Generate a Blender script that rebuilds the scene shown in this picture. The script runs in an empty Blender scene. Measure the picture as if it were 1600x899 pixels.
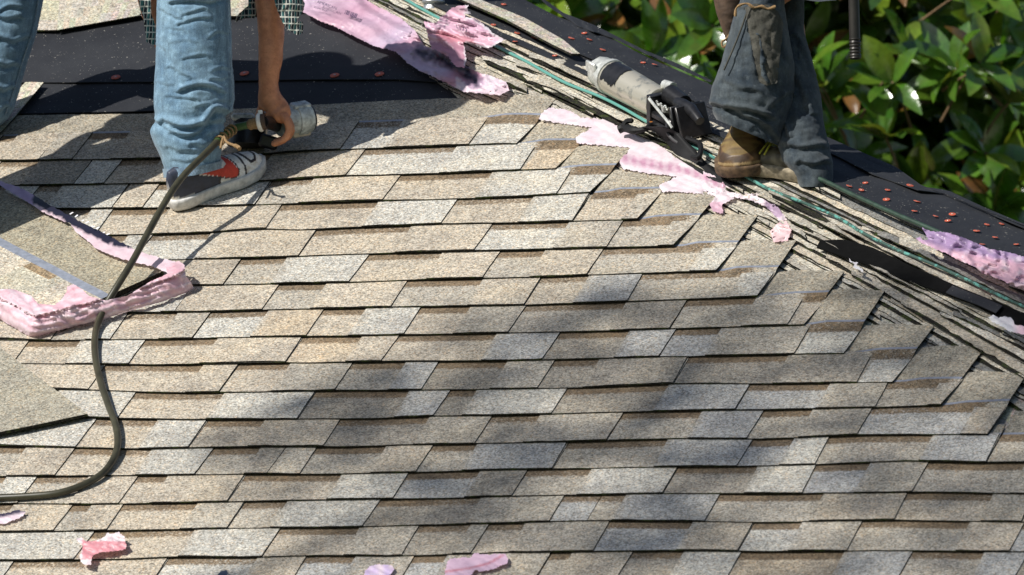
import bpy, bmesh, math, random
import numpy as np
from mathutils import Vector, Matrix, noise
from mathutils.geometry import delaunay_2d_cdt

SC = bpy.context.scene
COL = SC.collection
random.seed(7)
rnd = random.random
def R(a, b): return a + (b - a) * rnd()

# ------------------------------------------------------------------ camera
YAW, CPIT, ROLL, DIST, FPX, PIT = 0.3193, 0.07818, 0.00468, 20.06, 12660.0, 0.55834
FW = Vector((-math.sin(YAW) * math.cos(CPIT), math.cos(YAW) * math.cos(CPIT), math.sin(CPIT)))
_r = FW.cross(Vector((0, 0, 1))).normalized(); _u = _r.cross(FW)
RT = _r * math.cos(ROLL) + _u * math.sin(ROLL)
UP = -_r * math.sin(ROLL) + _u * math.cos(ROLL)
CAMP = -FW * DIST
cd = bpy.data.cameras.new('camera'); cam = bpy.data.objects.new('camera', cd); COL.objects.link(cam)
cam.matrix_world = Matrix(((RT.x, UP.x, -FW.x, CAMP.x), (RT.y, UP.y, -FW.y, CAMP.y), (RT.z, UP.z, -FW.z, CAMP.z), (0, 0, 0, 1)))
cd.sensor_width = 36; cd.lens = FPX / 1600 * 36; cd.clip_start = 0.5; cd.clip_end = 5000
cd.dof.use_dof = True; cd.dof.focus_distance = 20.3; cd.dof.aperture_fstop = 8
SC.camera = cam
# ------------------------------------------------------------------ world, sun, exposure
SUN_EL = math.radians(41)
_sh = (RT * 0.82 + Vector((FW.x, FW.y, 0)).normalized() * 0.575); _sh.z = 0; _sh.normalize()
SUND = Vector((_sh.x * math.cos(SUN_EL), _sh.y * math.cos(SUN_EL), -math.sin(SUN_EL)))   # direction light travels
w = bpy.data.worlds.new('World'); SC.world = w; w.use_nodes = True
nt = w.node_tree; nt.nodes.clear()
wo = nt.nodes.new('ShaderNodeOutputWorld'); bg = nt.nodes.new('ShaderNodeBackground'); sk = nt.nodes.new('ShaderNodeTexSky')
sk.sky_type = 'NISHITA'; sk.sun_disc = False; sk.sun_elevation = SUN_EL
sk.sun_rotation = math.atan2(-SUND.x, -SUND.y)
bg.inputs[1].default_value = 0.074
nt.links.new(sk.outputs[0], bg.inputs[0]); nt.links.new(bg.outputs[0], wo.inputs[0])
sl = bpy.data.lights.new('sun', 'SUN'); sl.energy = 4.8; sl.angle = math.radians(0.5); sl.color = (1, .96, .89)
so = bpy.data.objects.new('sun', sl); COL.objects.link(so)
so.rotation_euler = SUND.to_track_quat('-Z', 'Y').to_euler(); so.location = (0, 0, 30)
SC.view_settings.view_transform = 'Standard'; SC.view_settings.look = 'None'
SC.view_settings.exposure = 0.2; SC.view_settings.gamma = 1
SC.cycles.max_bounces = 6; SC.cycles.transparent_max_bounces = 8

# ------------------------------------------------------------------ places: a pixel's ray met with a real plane
VA = Vector((0, math.cos(PIT), math.sin(PIT))); NA = Vector((0, -math.sin(PIT), math.cos(PIT))); UA = Vector((1, 0, 0))
def ray(x, y): return FW + RT * ((x - 800) / FPX) + UP * ((449.5 - y) / FPX)
def hit(x, y, p0, n):
    d = ray(x, y); return CAMP + d * ((p0 - CAMP).dot(n) / d.dot(n))
def A(x, y, h=0.012): return hit(x, y, NA * h, NA)
def uvA(x, y, h=0.015):
    p = A(x, y, h); return p.x, p.dot(VA)
def pA(u, v, h=0.0): return UA * u + VA * v + NA * h
def D(x, y, depth): return CAMP + ray(x, y) * depth
def depth_of(p): return (p - CAMP).dot(FW)
PXM = lambda d: FPX / d                                   # pixels of the photograph per metre at a depth
# the far slope: hinged on the hip
H1, H2 = A(660, 0, .03), A(1600, 430, .03)
DH = (H2 - H1).normalized()
NC = (Matrix.Rotation(math.radians(20), 3, DH) @ NA)
if NC.x < NA.x: NC = (Matrix.Rotation(math.radians(-20), 3, DH) @ NA)
def C(x, y, h=0.0): return hit(x, y, H1 + NC * h, NC)

# ------------------------------------------------------------------ materials
def mat(name):
    m = bpy.data.materials.new(name); m.use_nodes = True
    n = m.node_tree.nodes; b = n['Principled BSDF']; return m, n, m.node_tree.links, b
def nd(n, t, **k):
    x = n.new(t)
    for a, v in k.items():
        if a in x.inputs: x.inputs[a].default_value = v
        else: setattr(x, a, v)
    return x
def mixrgb(n, l, mode, fac, a, b):
    x = n.new('ShaderNodeMix'); x.data_type = 'RGBA'; x.blend_type = mode
    for s, v in ((x.inputs[0], fac), (x.inputs[6], a), (x.inputs[7], b)):
        if isinstance(v, bpy.types.NodeSocket): l.new(v, s)
        elif isinstance(v, (int, float)): s.default_value = v
        else: s.default_value = (*v[:3], 1)
    return x.outputs[2]
def ramp(n, l, src, *st):
    x = n.new('ShaderNodeValToRGB'); e = x.color_ramp.elements
    while len(e) < len(st): e.new(.5)
    for k, (p, c) in enumerate(st):
        e[k].position = p; e[k].color = (c, c, c, 1) if isinstance(c, (int, float)) else (*c, 1)
    l.new(src, x.inputs[0]); return x.outputs[0]
def wpos(n): return n.new('ShaderNodeNewGeometry').outputs['Position']
def noise_t(n, l, scale, detail=2, rough=.5, vec=None):
    x = nd(n, 'ShaderNodeTexNoise', Scale=scale, Detail=detail, Roughness=rough)
    l.new(vec if vec is not None else wpos(n), x.inputs['Vector']); return x.outputs['Fac']
def bump(n, l, b, src, strength, dist):
    x = nd(n, 'ShaderNodeBump', Strength=strength, Distance=dist); l.new(src, x.inputs['Height']); l.new(x.outputs[0], b.inputs['Normal'])

def granule(name, attr=True, base=(.4, .36, .3)):
    m, n, l, b = mat(name)
    if attr: c = nd(n, 'ShaderNodeAttribute', attribute_name='Col').outputs['Color']
    else: c = mixrgb(n, l, 'MIX', 0, base, base)
    if attr:
        ba = nd(n, 'ShaderNodeAttribute', attribute_name='Band').outputs['Fac']
        nn = n.new('ShaderNodeMath'); nn.operation = 'MULTIPLY_ADD'; l.new(noise_t(n, l, 170, 3, .7), nn.inputs[0]); nn.inputs[1].default_value = 2.2; nn.inputs[2].default_value = -1.1
        n2 = n.new('ShaderNodeMath'); n2.operation = 'ADD'; l.new(nn.outputs[0], n2.inputs[0]); l.new(ba, n2.inputs[1])
        n3 = n.new('ShaderNodeMath'); n3.operation = 'MULTIPLY'; l.new(ramp(n, l, n2.outputs[0], (.15, 0.), (.60, .95)), n3.inputs[0]); l.new(ramp(n, l, ba, (.02, 0.), (.3, 1.)), n3.inputs[1])
        c = mixrgb(n, l, 'MIX', n3.outputs[0], c, (.165, .122, .078))
    v = nd(n, 'ShaderNodeTexVoronoi', Scale=275.0); l.new(wpos(n), v.inputs['Vector'])
    bw = n.new('ShaderNodeSeparateColor'); l.new(v.outputs['Color'], bw.inputs[0])
    g1 = ramp(n, l, bw.outputs[0], (0, .42), (.22, .76), (.6, 1.07), (1, 1.5))
    tint = ramp(n, l, bw.outputs[1], (0, (1.0, 1.0, 1.0)), (.72, (1, 1, 1)), (.82, (1.12, .95, .78)), (1, (.9, .97, 1.05)))
    c = mixrgb(n, l, 'MULTIPLY', 1, c, g1); c = mixrgb(n, l, 'MULTIPLY', 1, c, tint)
    c = mixrgb(n, l, 'MULTIPLY', 1, c, ramp(n, l, noise_t(n, l, 120, 4, .75), (.28, .70), (.5, 1.0), (.72, 1.25)))
    c = mixrgb(n, l, 'MULTIPLY', 1, c, ramp(n, l, noise_t(n, l, 7, 4, .6), (.3, (.84, .84, .86)), (.5, 1.0), (.75, (1.10, 1.06, .99))))
    c = mixrgb(n, l, 'MULTIPLY', 1, c, ramp(n, l, noise_t(n, l, 28, 4, .7), (.3, .86), (.55, 1.02), (.75, 1.1)))
    c = mixrgb(n, l, 'MIX', ramp(n, l, noise_t(n, l, 60, 2, .5), (.745, 0.), (.77, .8)), c, (.05, .045, .035))
    l.new(c, b.inputs['Base Color']); b.inputs['Roughness'].default_value = .92
    b.inputs['Specular IOR Level'].default_value = .25
    bump(n, l, b, bw.outputs[2], .55, .0016)
    return m
M = {}
M['gran'] = granule('mineral granules')
def simple(name, col, rough=.6, metal=0, nscale=40, amt=.25, spec=.5, bumps=0, bscale=200, coat=0):
    m, n, l, b = mat(name)
    f = ramp(n, l, noise_t(n, l, nscale, 4, .6), (.3, 1 - amt), (.7, 1 + amt))
    c = mixrgb(n, l, 'MULTIPLY', 1, col, f)
    l.new(c, b.inputs['Base Color']); b.inputs['Roughness'].default_value = rough
    b.inputs['Metallic'].default_value = metal; b.inputs['Specular IOR Level'].default_value = spec
    b.inputs['Coat Weight'].default_value = coat
    if bumps: bump(n, l, b, noise_t(n, l, bscale, 4, .6), bumps, .002)
    return m
# cut edge of asphalt shingle, with a little moss
m, n, l, b = mat('asphalt edge')
c = mixrgb(n, l, 'MIX', ramp(n, l, noise_t(n, l, 35, 3, .6), (.52, 0.), (.66, 1.)), (.018, .017, .015), (.045, .06, .018))
c = mixrgb(n, l, 'MIX', ramp(n, l, noise_t(n, l, 260, 2, .6), (.55, 0.), (.72, 1.)), c, (.12, .11, .08))
l.new(c, b.inputs['Base Color']); b.inputs['Roughness'].default_value = .95; b.inputs['Specular IOR Level'].default_value = .1
M['edge'] = m
# felt
m, n, l, b = mat('roofing felt')
c = mixrgb(n, l, 'MIX', ramp(n, l, noise_t(n, l, 5, 4, .6), (.35, 0.), (.7, 1.)), (.015, .0165, .021), (.026, .028, .033))
c = mixrgb(n, l, 'MULTIPLY', 1, c, ramp(n, l, noise_t(n, l, 500, 2, .5), (.3, .75), (.7, 1.3)))
sp = ramp(n, l, noise_t(n, l, 170, 2, .5), (.70, 0.), (.72, .8)); sp2 = ramp(n, l, noise_t(n, l, 9, 2, .5), (.38, 0.), (.52, 1.))
x = n.new('ShaderNodeMath'); x.operation = 'MULTIPLY'; l.new(sp, x.inputs[0]); l.new(sp2, x.inputs[1])
c = mixrgb(n, l, 'MIX', x.outputs[0], c, (.45, .43, .38))
l.new(c, b.inputs['Base Color']); b.inputs['Roughness'].default_value = .72; b.inputs['Specular IOR Level'].default_value = .3
bump(n, l, b, noise_t(n, l, 30, 3, .5), .25, .003)
M['felt'] = m
M['black'] = simple('black rubber', (.008, .008, .009), .6, bumps=.2, spec=.25)
M['void'] = simple('gap dark felt', (.004, .004, .004), .95, spec=.1)
M['dark_iron'] = simple('dark iron', (.03, .027, .024), .4, .3)
M['seal'] = simple('seal strip', (.23, .25, .30), .35, 0, 60, .25)
M['cap'] = simple('orange cap', (.46, .10, .055), .5, 0, 90, .2)
M['capc'] = simple('nail head steel', (.45, .40, .35), .35, .8)
M['wood'] = simple('wood deck', (.3, .2, .11), .8)
M['wall'] = simple('painted wall', (.55, .5, .42), .8)
M['grass'] = simple('lawn grass', (.045, .08, .02), .9, 0, 3, .5)
M['hose'] = simple('dark olive hose rubber', (.045, .042, .024), .38, 0, 25, .35)
M['hoseg'] = simple('green hose', (.05, .10, .03), .4, 0, 25, .35)
m, n, l, b = mat('teal hose')
f = ramp(n, l, noise_t(n, l, 38, 3, .7), (.42, 0.), (.5, 1.))
sx = n.new('ShaderNodeSeparateXYZ'); l.new(wpos(n), sx.inputs[0])
g = nd(n, 'ShaderNodeMapRange'); l.new(sx.outputs[0], g.inputs[0]); g.inputs[1].default_value = .15; g.inputs[2].default_value = .6; g.inputs[3].default_value = .0; g.inputs[4].default_value = .85
x = n.new('ShaderNodeMath'); x.operation = 'MULTIPLY'; l.new(f, x.inputs[0]); l.new(g.outputs[0], x.inputs[1])
l.new(mixrgb(n, l, 'MIX', x.outputs[0], (.10, .30, .26), (.03, .045, .035)), b.inputs['Base Color']); b.inputs['Roughness'].default_value = .4
M['teal'] = m
M['rope'] = simple('frayed rope', (.27, .17, .08), .9, 0, 300, .4, bumps=.6, bscale=900)
M['cream'] = simple('grimy cream enamel', (.46, .42, .33), .35, .15, 45, .35)
M['silver'] = simple('scuffed aluminium', (.56, .57, .54), .34, .35, 60, .35, bumps=.15)
M['steelblue'] = simple('worn grey metal', (.44, .48, .47), .42, .1, 70, .5, bumps=.2)
M['gunblack'] = simple('black gun casting', (.018, .018, .02), .32, .2, 50, .4)
M['white'] = simple('white plastic', (.72, .70, .65), .4)
M['brass'] = simple('bright nails', (.6, .55, .4), .25, .9)
M['vent'] = simple('galvanised pipe', (.55, .55, .54), .3, .8, 30, .2)
M['leather'] = simple('brown leather', (.075, .045, .028), .7, 0, 60, .4, bumps=.3)
def denim(name, a, c2, fade, weave=900):
    m, n, l, b = mat(name)
    c = mixrgb(n, l, 'MIX', ramp(n, l, noise_t(n, l, 14, 4, .62), (.35, 0.), (.68, 1.)), a, c2)
    c = mixrgb(n, l, 'MIX', ramp(n, l, noise_t(n, l, 60, 4, .7), (.52, 0.), (.75, fade)), c, tuple(min(1, v * 1.7 + .03) for v in c2))
    mq = nd(n, 'ShaderNodeMapping'); l.new(wpos(n), mq.inputs[0]); mq.inputs['Scale'].default_value = (1, 1, .25)
    c = mixrgb(n, l, 'MULTIPLY', 1, c, ramp(n, l, noise_t(n, l, 75, 4, .7, mq.outputs[0]), (.3, .72), (.7, 1.25)))
    mp = nd(n, 'ShaderNodeMapping'); l.new(wpos(n), mp.inputs[0]); mp.inputs['Scale'].default_value = (1, 1, .45); mp.inputs['Rotation'].default_value = (0, .6, 0)
    c = mixrgb(n, l, 'MULTIPLY', 1, c, ramp(n, l, noise_t(n, l, weave, 2, .6, mp.outputs[0]), (.3, .62), (.7, 1.35)))
    l.new(c, b.inputs['Base Color']); b.inputs['Roughness'].default_value = .9; b.inputs['Sheen Weight'].default_value = .15; b.inputs['Specular IOR Level'].default_value = .2
    bump(n, l, b, noise_t(n, l, weave, 2, .6), .4, .001)
    return m
M['denim'] = denim('light washed denim', (.115, .205, .30), (.19, .30, .39), .5)
M['denim_stitch'] = denim('faded hem', (.26, .34, .40), (.12, .2, .3), .6, 500)
M['denim2'] = denim('dirty dark denim', (.023, .034, .047), (.068, .082, .089), .4)
M['grime'] = denim('grimy lit knee cloth', (.05, .050, .043), (.085, .080, .066), .3)
m, n, l, b = mat('skin')
c = mixrgb(n, l, 'MIX', ramp(n, l, noise_t(n, l, 45, 4, .6), (.35, 0.), (.7, 1.)), (.44, .175, .085), (.64, .28, .14))
c = mixrgb(n, l, 'MIX', ramp(n, l, noise_t(n, l, 210, 3, .6), (.55, 0.), (.75, .5)), c, (.24, .085, .04))
l.new(c, b.inputs['Base Color']); b.inputs['Roughness'].default_value = .5; b.inputs['Subsurface Weight'].default_value = .08
b.inputs['Subsurface Radius'].default_value = (.01, .004, .002); bump(n, l, b, noise_t(n, l, 260, 4, .6), .5, .0012)
M['skin'] = m
M['hair'] = simple('dark hair', (.02, .014, .01), .6, bumps=.5)
def plaid(name):
    m, n, l, b = mat(name)
    tc = wpos(n); s = n.new('ShaderNodeSeparateXYZ'); l.new(tc, s.inputs[0])
    def stripes(sock, freq, lo):
        a = n.new('ShaderNodeMath'); a.operation = 'MULTIPLY'; l.new(sock, a.inputs[0]); a.inputs[1].default_value = freq
        a2 = n.new('ShaderNodeMath'); a2.operation = 'SINE'; l.new(a.outputs[0], a2.inputs[0])
        return ramp(n, l, a2.outputs[0], (lo, 0.), (lo + .15, 1.))
    d1 = n.new('ShaderNodeMath'); d1.operation = 'ADD'; l.new(s.outputs[0], d1.inputs[0]); l.new(s.outputs[1], d1.inputs[1])
    c = mixrgb(n, l, 'MIX', stripes(d1.outputs[0], 300, .2), (.012, .018, .026), (.035, .14, .14))
    c = mixrgb(n, l, 'MIX', stripes(s.outputs[2], 380, .74), c, (.55, .56, .5))
    c = mixrgb(n, l, 'MIX', stripes(d1.outputs[0], 600, .80), c, (.6, .6, .55))
    l.new(c, b.inputs['Base Color']); b.inputs['Roughness'].default_value = .85
    return m
M['plaid'] = plaid('green and white checked cloth')
# plastic film with print
m, n, l, b = mat('torn plastic film')
c = nd(n, 'ShaderNodeAttribute', attribute_name='Col').outputs['Color']
c = mixrgb(n, l, 'MULTIPLY', 1, c, ramp(n, l, noise_t(n, l, 38, 4, .6), (.3, (.88, .82, .86)), (.6, 1.04)))
l.new(c, b.inputs['Base Color']); b.inputs['Roughness'].default_value = .38
bump(n, l, b, noise_t(n, l, 90, 3, .5), .15, .0010)
tr = n.new('ShaderNodeBsdfTranslucent'); l.new(c, tr.inputs[0]); ms = n.new('ShaderNodeMixShader'); ms.inputs[0].default_value = .22
l.new(b.outputs[0], ms.inputs[1]); l.new(tr.outputs[0], ms.inputs[2]); l.new(ms.outputs[0], n['Material Output'].inputs[0])
M['film'] = m
M['ink'] = simple('dark ink', (.03, .02, .06), .5)
M['inkw'] = simple('white ink', (.8, .78, .8), .5)

# ------------------------------------------------------------------ object helpers
WL = {}
def tag(o, label=None, cat=None, group=None, kind=None):
    if label: o['label'] = label
    if cat: o['category'] = cat
    if group: o['group'] = group
    if kind: o['kind'] = kind
    return o
def empty(name, loc, label, cat, group=None):
    o = bpy.data.objects.new(name, None); o.empty_display_size = .1; COL.objects.link(o); o.location = loc; WL[o.name] = Vector(loc)
    return tag(o, label, cat, group)
def mesh(name, V, F, mats, parent=None, cols=None, fm=None, smooth=False, domain='FACE'):
    if parent is not None: o0 = WL[parent.name]
    else:
        zz = sum((Vector(v) for v in V), Vector()) / len(V); o0 = zz
    me = bpy.data.meshes.new(name)
    me.from_pydata([tuple(Vector(v) - o0) for v in V], [], F)
    if not isinstance(mats, (list, tuple)): mats = [mats]
    for q in mats: me.materials.append(q)
    if fm is not None: me.polygons.foreach_set('material_index', fm)
    if smooth: me.polygons.foreach_set('use_smooth', [True] * len(me.polygons))
    if cols is not None:
        at = me.attributes.new('Col', 'FLOAT_COLOR', domain)
        at.data.foreach_set('color', np.array([(*c[:3], 1) for c in cols], dtype=np.float32).ravel())
    me.update()
    o = bpy.data.objects.new(name, me); COL.objects.link(o)
    WL[o.name] = Vector(o0)
    if parent is not None: o.parent = parent
    else: o.location = o0
    return o
class MB:                                                  # collects shapes of ONE part
    def __init__(s): s.V = []; s.F = []; s.m = []
    def add(s, V, F, mi=0):
        k = len(s.V); s.V += [Vector(v) for v in V]; s.F += [tuple(i + k for i in f) for f in F]; s.m += [mi] * len(F); return s
    def tube(s, P, r, seg=10, mi=0, cap=True):
        P = [Vector(p) for p in P]; n = len(P); V = []; F = []
        rr = r if isinstance(r, (list, tuple)) else [r] * n
        t0 = (P[1] - P[0]).normalized(); a = t0.orthogonal().normalized()
        for i in range(n):
            t = (P[min(i + 1, n - 1)] - P[max(i - 1, 0)]).normalized()
            a = (a - t * a.dot(t)).normalized(); bb = t.cross(a)
            for k in range(seg):
                th = 2 * math.pi * k / seg; V.append(P[i] + (a * math.cos(th) + bb * math.sin(th)) * rr[i])
        for i in range(n - 1):
            for k in range(seg): F.append((i * seg + k, i * seg + (k + 1) % seg, (i + 1) * seg + (k + 1) % seg, (i + 1) * seg + k))
        if cap: F += [tuple(range(seg))[::-1], tuple(range((n - 1) * seg, n * seg))]
        return s.add(V, F, mi)
    def box(s, c, ax, ay, az, sx, sy, sz, mi=0, bev=.15):
        c = Vector(c); e = min(sx, sy, sz) * bev; V = []
        bm = bmesh.new(); bmesh.ops.create_cube(bm, size=1)
        for v in bm.verts: v.co = Vector((v.co.x * sx, v.co.y * sy, v.co.z * sz))
        bmesh.ops.bevel(bm, geom=bm.edges[:], offset=e, segments=1, affect='EDGES')
        bm.verts.index_update()
        V = [c + ax * v.co.x + ay * v.co.y + az * v.co.z for v in bm.verts]; F = [tuple(v.index for v in f.verts) for f in bm.faces]
        bm.free(); return s.add(V, F, mi)
    def ell(s, c, ax, ay, az, sx, sy, sz, mi=0, seg=16, ring=10):
        V = [Vector(c) + az * sz]; F = []
        for i in range(1, ring):
            ph = math.pi * i / ring
            for k in range(seg):
                th = 2 * math.pi * k / seg
                V.append(Vector(c) + ax * sx * math.sin(ph) * math.cos(th) + ay * sy * math.sin(ph) * math.sin(th) + az * sz * math.cos(ph))
        V.append(Vector(c) - az * sz)
        for k in range(seg): F.append((0, 1 + k, 1 + (k + 1) % seg)); F.append((len(V) - 1, 1 + (ring - 2) * seg + (k + 1) % seg, 1 + (ring - 2) * seg + k))
        for i in range(ring - 2):
            for k in range(seg): F.append((1 + i * seg + k, 1 + (i + 1) * seg + k, 1 + (i + 1) * seg + (k + 1) % seg, 1 + i * seg + (k + 1) % seg))
        return s.add(V, F, mi)
    def build(s, name, mats, parent=None, smooth=True):
        o = mesh(name, s.V, s.F, mats, parent, fm=s.m, smooth=smooth)
        if smooth:
            try: o.data.set_sharp_from_angle(angle=math.radians(38))
            except Exception: pass
        return o
def smoothpath(P, n=6):
    P = [Vector(p) for p in P]; out = []
    for i in range(len(P) - 1):
        a, b, c, d = P[max(i - 1, 0)], P[i], P[i + 1], P[min(i + 2, len(P) - 1)]
        for k in range(n):
            t = k / n; out.append(.5 * ((2 * b) + (c - a) * t + (2 * a - 5 * b + 4 * c - d) * t * t + (3 * b - a - 3 * c + d) * t ** 3))
    out.append(P[-1]); return out
def slab(top, bot, nu, nv, fullb=False):                                # closed grid slab: arrays [i][j] of top and bottom points
    V = [p for r in top for p in r] + [p for r in bot for p in r]; N = (nu + 1) * (nv + 1); F = []; k = []
    ix = lambda i, j: i * (nv + 1) + j
    for i in range(nu):
        for j in range(nv):
            F.append((ix(i, j), ix(i + 1, j), ix(i + 1, j + 1), ix(i, j + 1))); k.append(0)
    for i in range(nu):
        F.append((ix(i, 0), N + ix(i, 0), N + ix(i + 1, 0), ix(i + 1, 0))); k.append(1)
        F.append((ix(i, nv), ix(i + 1, nv), N + ix(i + 1, nv), N + ix(i, nv))); k.append(1)
    for j in range(nv):
        F.append((ix(0, j), ix(0, j + 1), N + ix(0, j + 1), N + ix(0, j))); k.append(1)
        F.append((ix(nu, j), N + ix(nu, j), N + ix(nu, j + 1), ix(nu, j + 1))); k.append(1)
    if fullb:
        for i in range(nu):
            for j in range(nv): F.append((N + ix(i, j), N + ix(i, j + 1), N + ix(i + 1, j + 1), N + ix(i + 1, j))); k.append(1)
    else: F.append((N + ix(0, 0), N + ix(0, nv), N + ix(nu, nv), N + ix(nu, 0))); k.append(1)
    return V, F, k
def nz(x, y=0., z=0.): return noise.noise(Vector((x, y, z)))

# ================================================================== THE ROOF
house = empty('house', (0, 0, 0), 'house roof half covered with new beige and grey shingles, workers standing on it', 'house')
LN = {
0:[(0,212),(150,207),(240,205),(475,195),(560,190),(711,185),(800,182),(838,185)],
1:[(0,250.8),(151,249.6),(242,247.7),(422,240.3),(446,237.5),(534,233.5),(649,229),(800,224),(806,224.7)],
2:[(0,290),(128,289),(265,286),(400,284),(471,278.6),(540,274.6),(618,273),(800,266),(867,263.7)],
3:[(0,327),(106,326),(227,325),(400,320),(540,315),(668,312),(800,307.6),(921,300.4)],
4:[(0,368),(173,366.7),(250,366),(333,363),(400,357),(478,359),(556,355),(686,350),(800,348),(996,342)],
5:[(0,408),(267,405.7),(320,404),(400,403),(524,397.6),(649,394),(800,391.7),(1052,384.5)],
6:[(0,449),(302,446),(400,444),(544,441.4),(660,436.7),(800,434),(924,429),(1119,423)],
7:[(0,490),(207,488.5),(300,487.5),(400,484.5),(608,479.5),(780,477.5),(982,471),(1183,463)],
8:[(0,529.5),(73,532),(267,529.5),(400,526.4),(544,525),(625,523),(790,520),(895,518),(982,515.7),(1046,513.4),(1200,509.3),(1256,508)],
9:[(0,568),(33,568),(144,569),(287,570),(400,566),(487,567),(631,565),(790,563.5),(896,561),(1011,557.6),(1200,554),(1318,551.5)],
10:[(0,606),(84,607),(189,611),(279,614),(400,612.6),(516,610),(631,610),(790,607.7),(896,606),(1040,599.6),(1200,599.6),(1394,597)],
11:[(0,651),(142,653),(287,656),(400,655),(573,654),(669,650),(790,649),(919,645),(1069,641.5),(1200,640.6),(1361,636.5),(1470,632.6)],
12:[(0,696),(123,699),(230,701.6),(400,698.5),(544,698.5),(636,695),(790,692),(924,689.5),(1054,685.5),(1200,686),(1338,680),(1543,679)],
13:[(0,744),(164,743.5),(400,740.5),(515,741.4),(648,738),(790,734),(924,731.6),(1068,729),(1190,728),(1417,720),(1538,723),(1600,722)],
14:[(0,786.6),(144,788),(400,783.5),(659,779),(790,775.5),(924,773),(1025,771),(1190,771.5),(1444,769),(1600,772)],
15:[(0,832),(205,828.4),(400,824.5),(530,824),(630,820.7),(790,817),(910,813),(1082,814),(1190,816),(1387,812),(1600,815.7)],
16:[(0,876),(205,874),(287,870),(400,870.5),(498,867.7),(602,869),(734,865),(790,863),(910,862.4),(1068,860.4),(1190,862),(1368,860),(1600,862)],
}
TIP = {1:(872,157),2:(937,197),3:(992,232),4:(1060,270),5:(1125,307),6:(1185,342),7:(1245,382),8:(1320,430),9:(1383,460),10:(1460,515),11:(1540,548),12:(1605,590)}
EXPO = .143
LUV = {i: sorted(uvA(x, y) for x, y in p) for i, p in LN.items()}
NROW = 24
for i in range(17, NROW + 1):
    LUV[i] = [(u, v - EXPO + R(-.002, .002)) for u, v in LUV[i - 1]]
def vline(i, u):
    p = LUV[i]; return float(np.interp(u, [a for a, _ in p], [b for _, b in p]))
def yl(i, x):
    p = LN[min(i, 16)]; return float(np.interp(x, [a for a, _ in p], [b for _, b in p])) + max(0, i - 16) * 43
WARM = (.98, .97, .955)
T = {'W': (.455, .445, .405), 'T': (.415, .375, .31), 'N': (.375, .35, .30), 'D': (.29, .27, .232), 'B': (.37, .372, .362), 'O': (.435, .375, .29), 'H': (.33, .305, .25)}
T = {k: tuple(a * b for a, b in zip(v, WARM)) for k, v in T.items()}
# (x where the slot starts, x where its brown band ends, tone of slot, tone of the tab to its right)
ROWS = {
1:[(0,25,'T','T'),(89,89,'N','N'),(142,200,'N','T'),(330,380,'T','T'),(559,624,'W','T'),(758,832,'W','W')],
2:[(0,57,'T','D'),(142,142,'W','W'),(189,250,'T','T'),(360,420,'W','T'),(567,708,'W','W'),(837,892,'O','T')],
3:[(60,95,'N','W'),(200,200,'T','T'),(248,300,'W','W'),(422,487,'N','T'),(623,764,'T','W'),(893,949,'W','T')],
4:[(177,257,'T','T'),(263,263,'T','T'),(440,587,'T','W'),(713,829,'T','W'),(920,994,'T','N')],
5:[(235,327,'W','T'),(492,638,'T','T'),(767,886,'W','N'),(973,1050,'N','N')],
6:[(200,260,'T','T'),(375,447,'N','W'),(573,689,'T','T'),(779,850,'N','T'),(940,1096,'N','W')],
7:[(300,300,'N','T'),(435,507,'N','T'),(636,753,'N','T'),(844,917,'T','B'),(1005,1159,'N','W')],
8:[(200,273,'T','N'),(327,414,'W','O'),(505,569,'T','W'),(657,731,'T','N'),(819,974,'N','D'),(1071,1179,'N','N'),(1254,1280,'T','T')],
9:[(45,125,'T','W'),(226,335,'T','T'),(471,563,'O','T'),(621,774,'T','B'),(872,980,'D','B'),(1053,1123,'B','N'),(1264,1344,'W','N')],
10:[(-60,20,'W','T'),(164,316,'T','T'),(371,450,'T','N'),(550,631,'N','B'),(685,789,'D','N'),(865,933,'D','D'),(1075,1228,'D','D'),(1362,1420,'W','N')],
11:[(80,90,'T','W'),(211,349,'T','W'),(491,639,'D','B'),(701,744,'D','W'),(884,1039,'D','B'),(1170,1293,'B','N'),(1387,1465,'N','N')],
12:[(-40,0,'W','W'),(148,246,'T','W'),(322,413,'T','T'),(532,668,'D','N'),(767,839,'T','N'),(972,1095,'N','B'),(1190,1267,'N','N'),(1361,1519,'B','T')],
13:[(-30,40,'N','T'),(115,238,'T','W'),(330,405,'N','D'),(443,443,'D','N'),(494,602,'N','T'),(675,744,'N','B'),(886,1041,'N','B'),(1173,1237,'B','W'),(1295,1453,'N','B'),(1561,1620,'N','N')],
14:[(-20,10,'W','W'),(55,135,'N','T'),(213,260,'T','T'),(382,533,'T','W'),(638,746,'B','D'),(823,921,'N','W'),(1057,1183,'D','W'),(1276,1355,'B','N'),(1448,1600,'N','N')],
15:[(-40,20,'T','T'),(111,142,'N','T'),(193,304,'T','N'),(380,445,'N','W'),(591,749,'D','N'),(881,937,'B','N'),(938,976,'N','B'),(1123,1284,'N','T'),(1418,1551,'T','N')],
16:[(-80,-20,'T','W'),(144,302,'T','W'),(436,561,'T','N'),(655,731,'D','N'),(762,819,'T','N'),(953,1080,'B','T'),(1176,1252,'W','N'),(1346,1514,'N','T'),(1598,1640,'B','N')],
17:[(20,135,'T','T'),(261,400,'W','T'),(479,553,'B','N'),(648,698,'B','N'),(859,890,'N','T'),(985,1064,'D','W'),(1157,1316,'O','B'),(1423,1538,'N','B')],
}
def hback(s): return .018 - .049 * s
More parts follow.
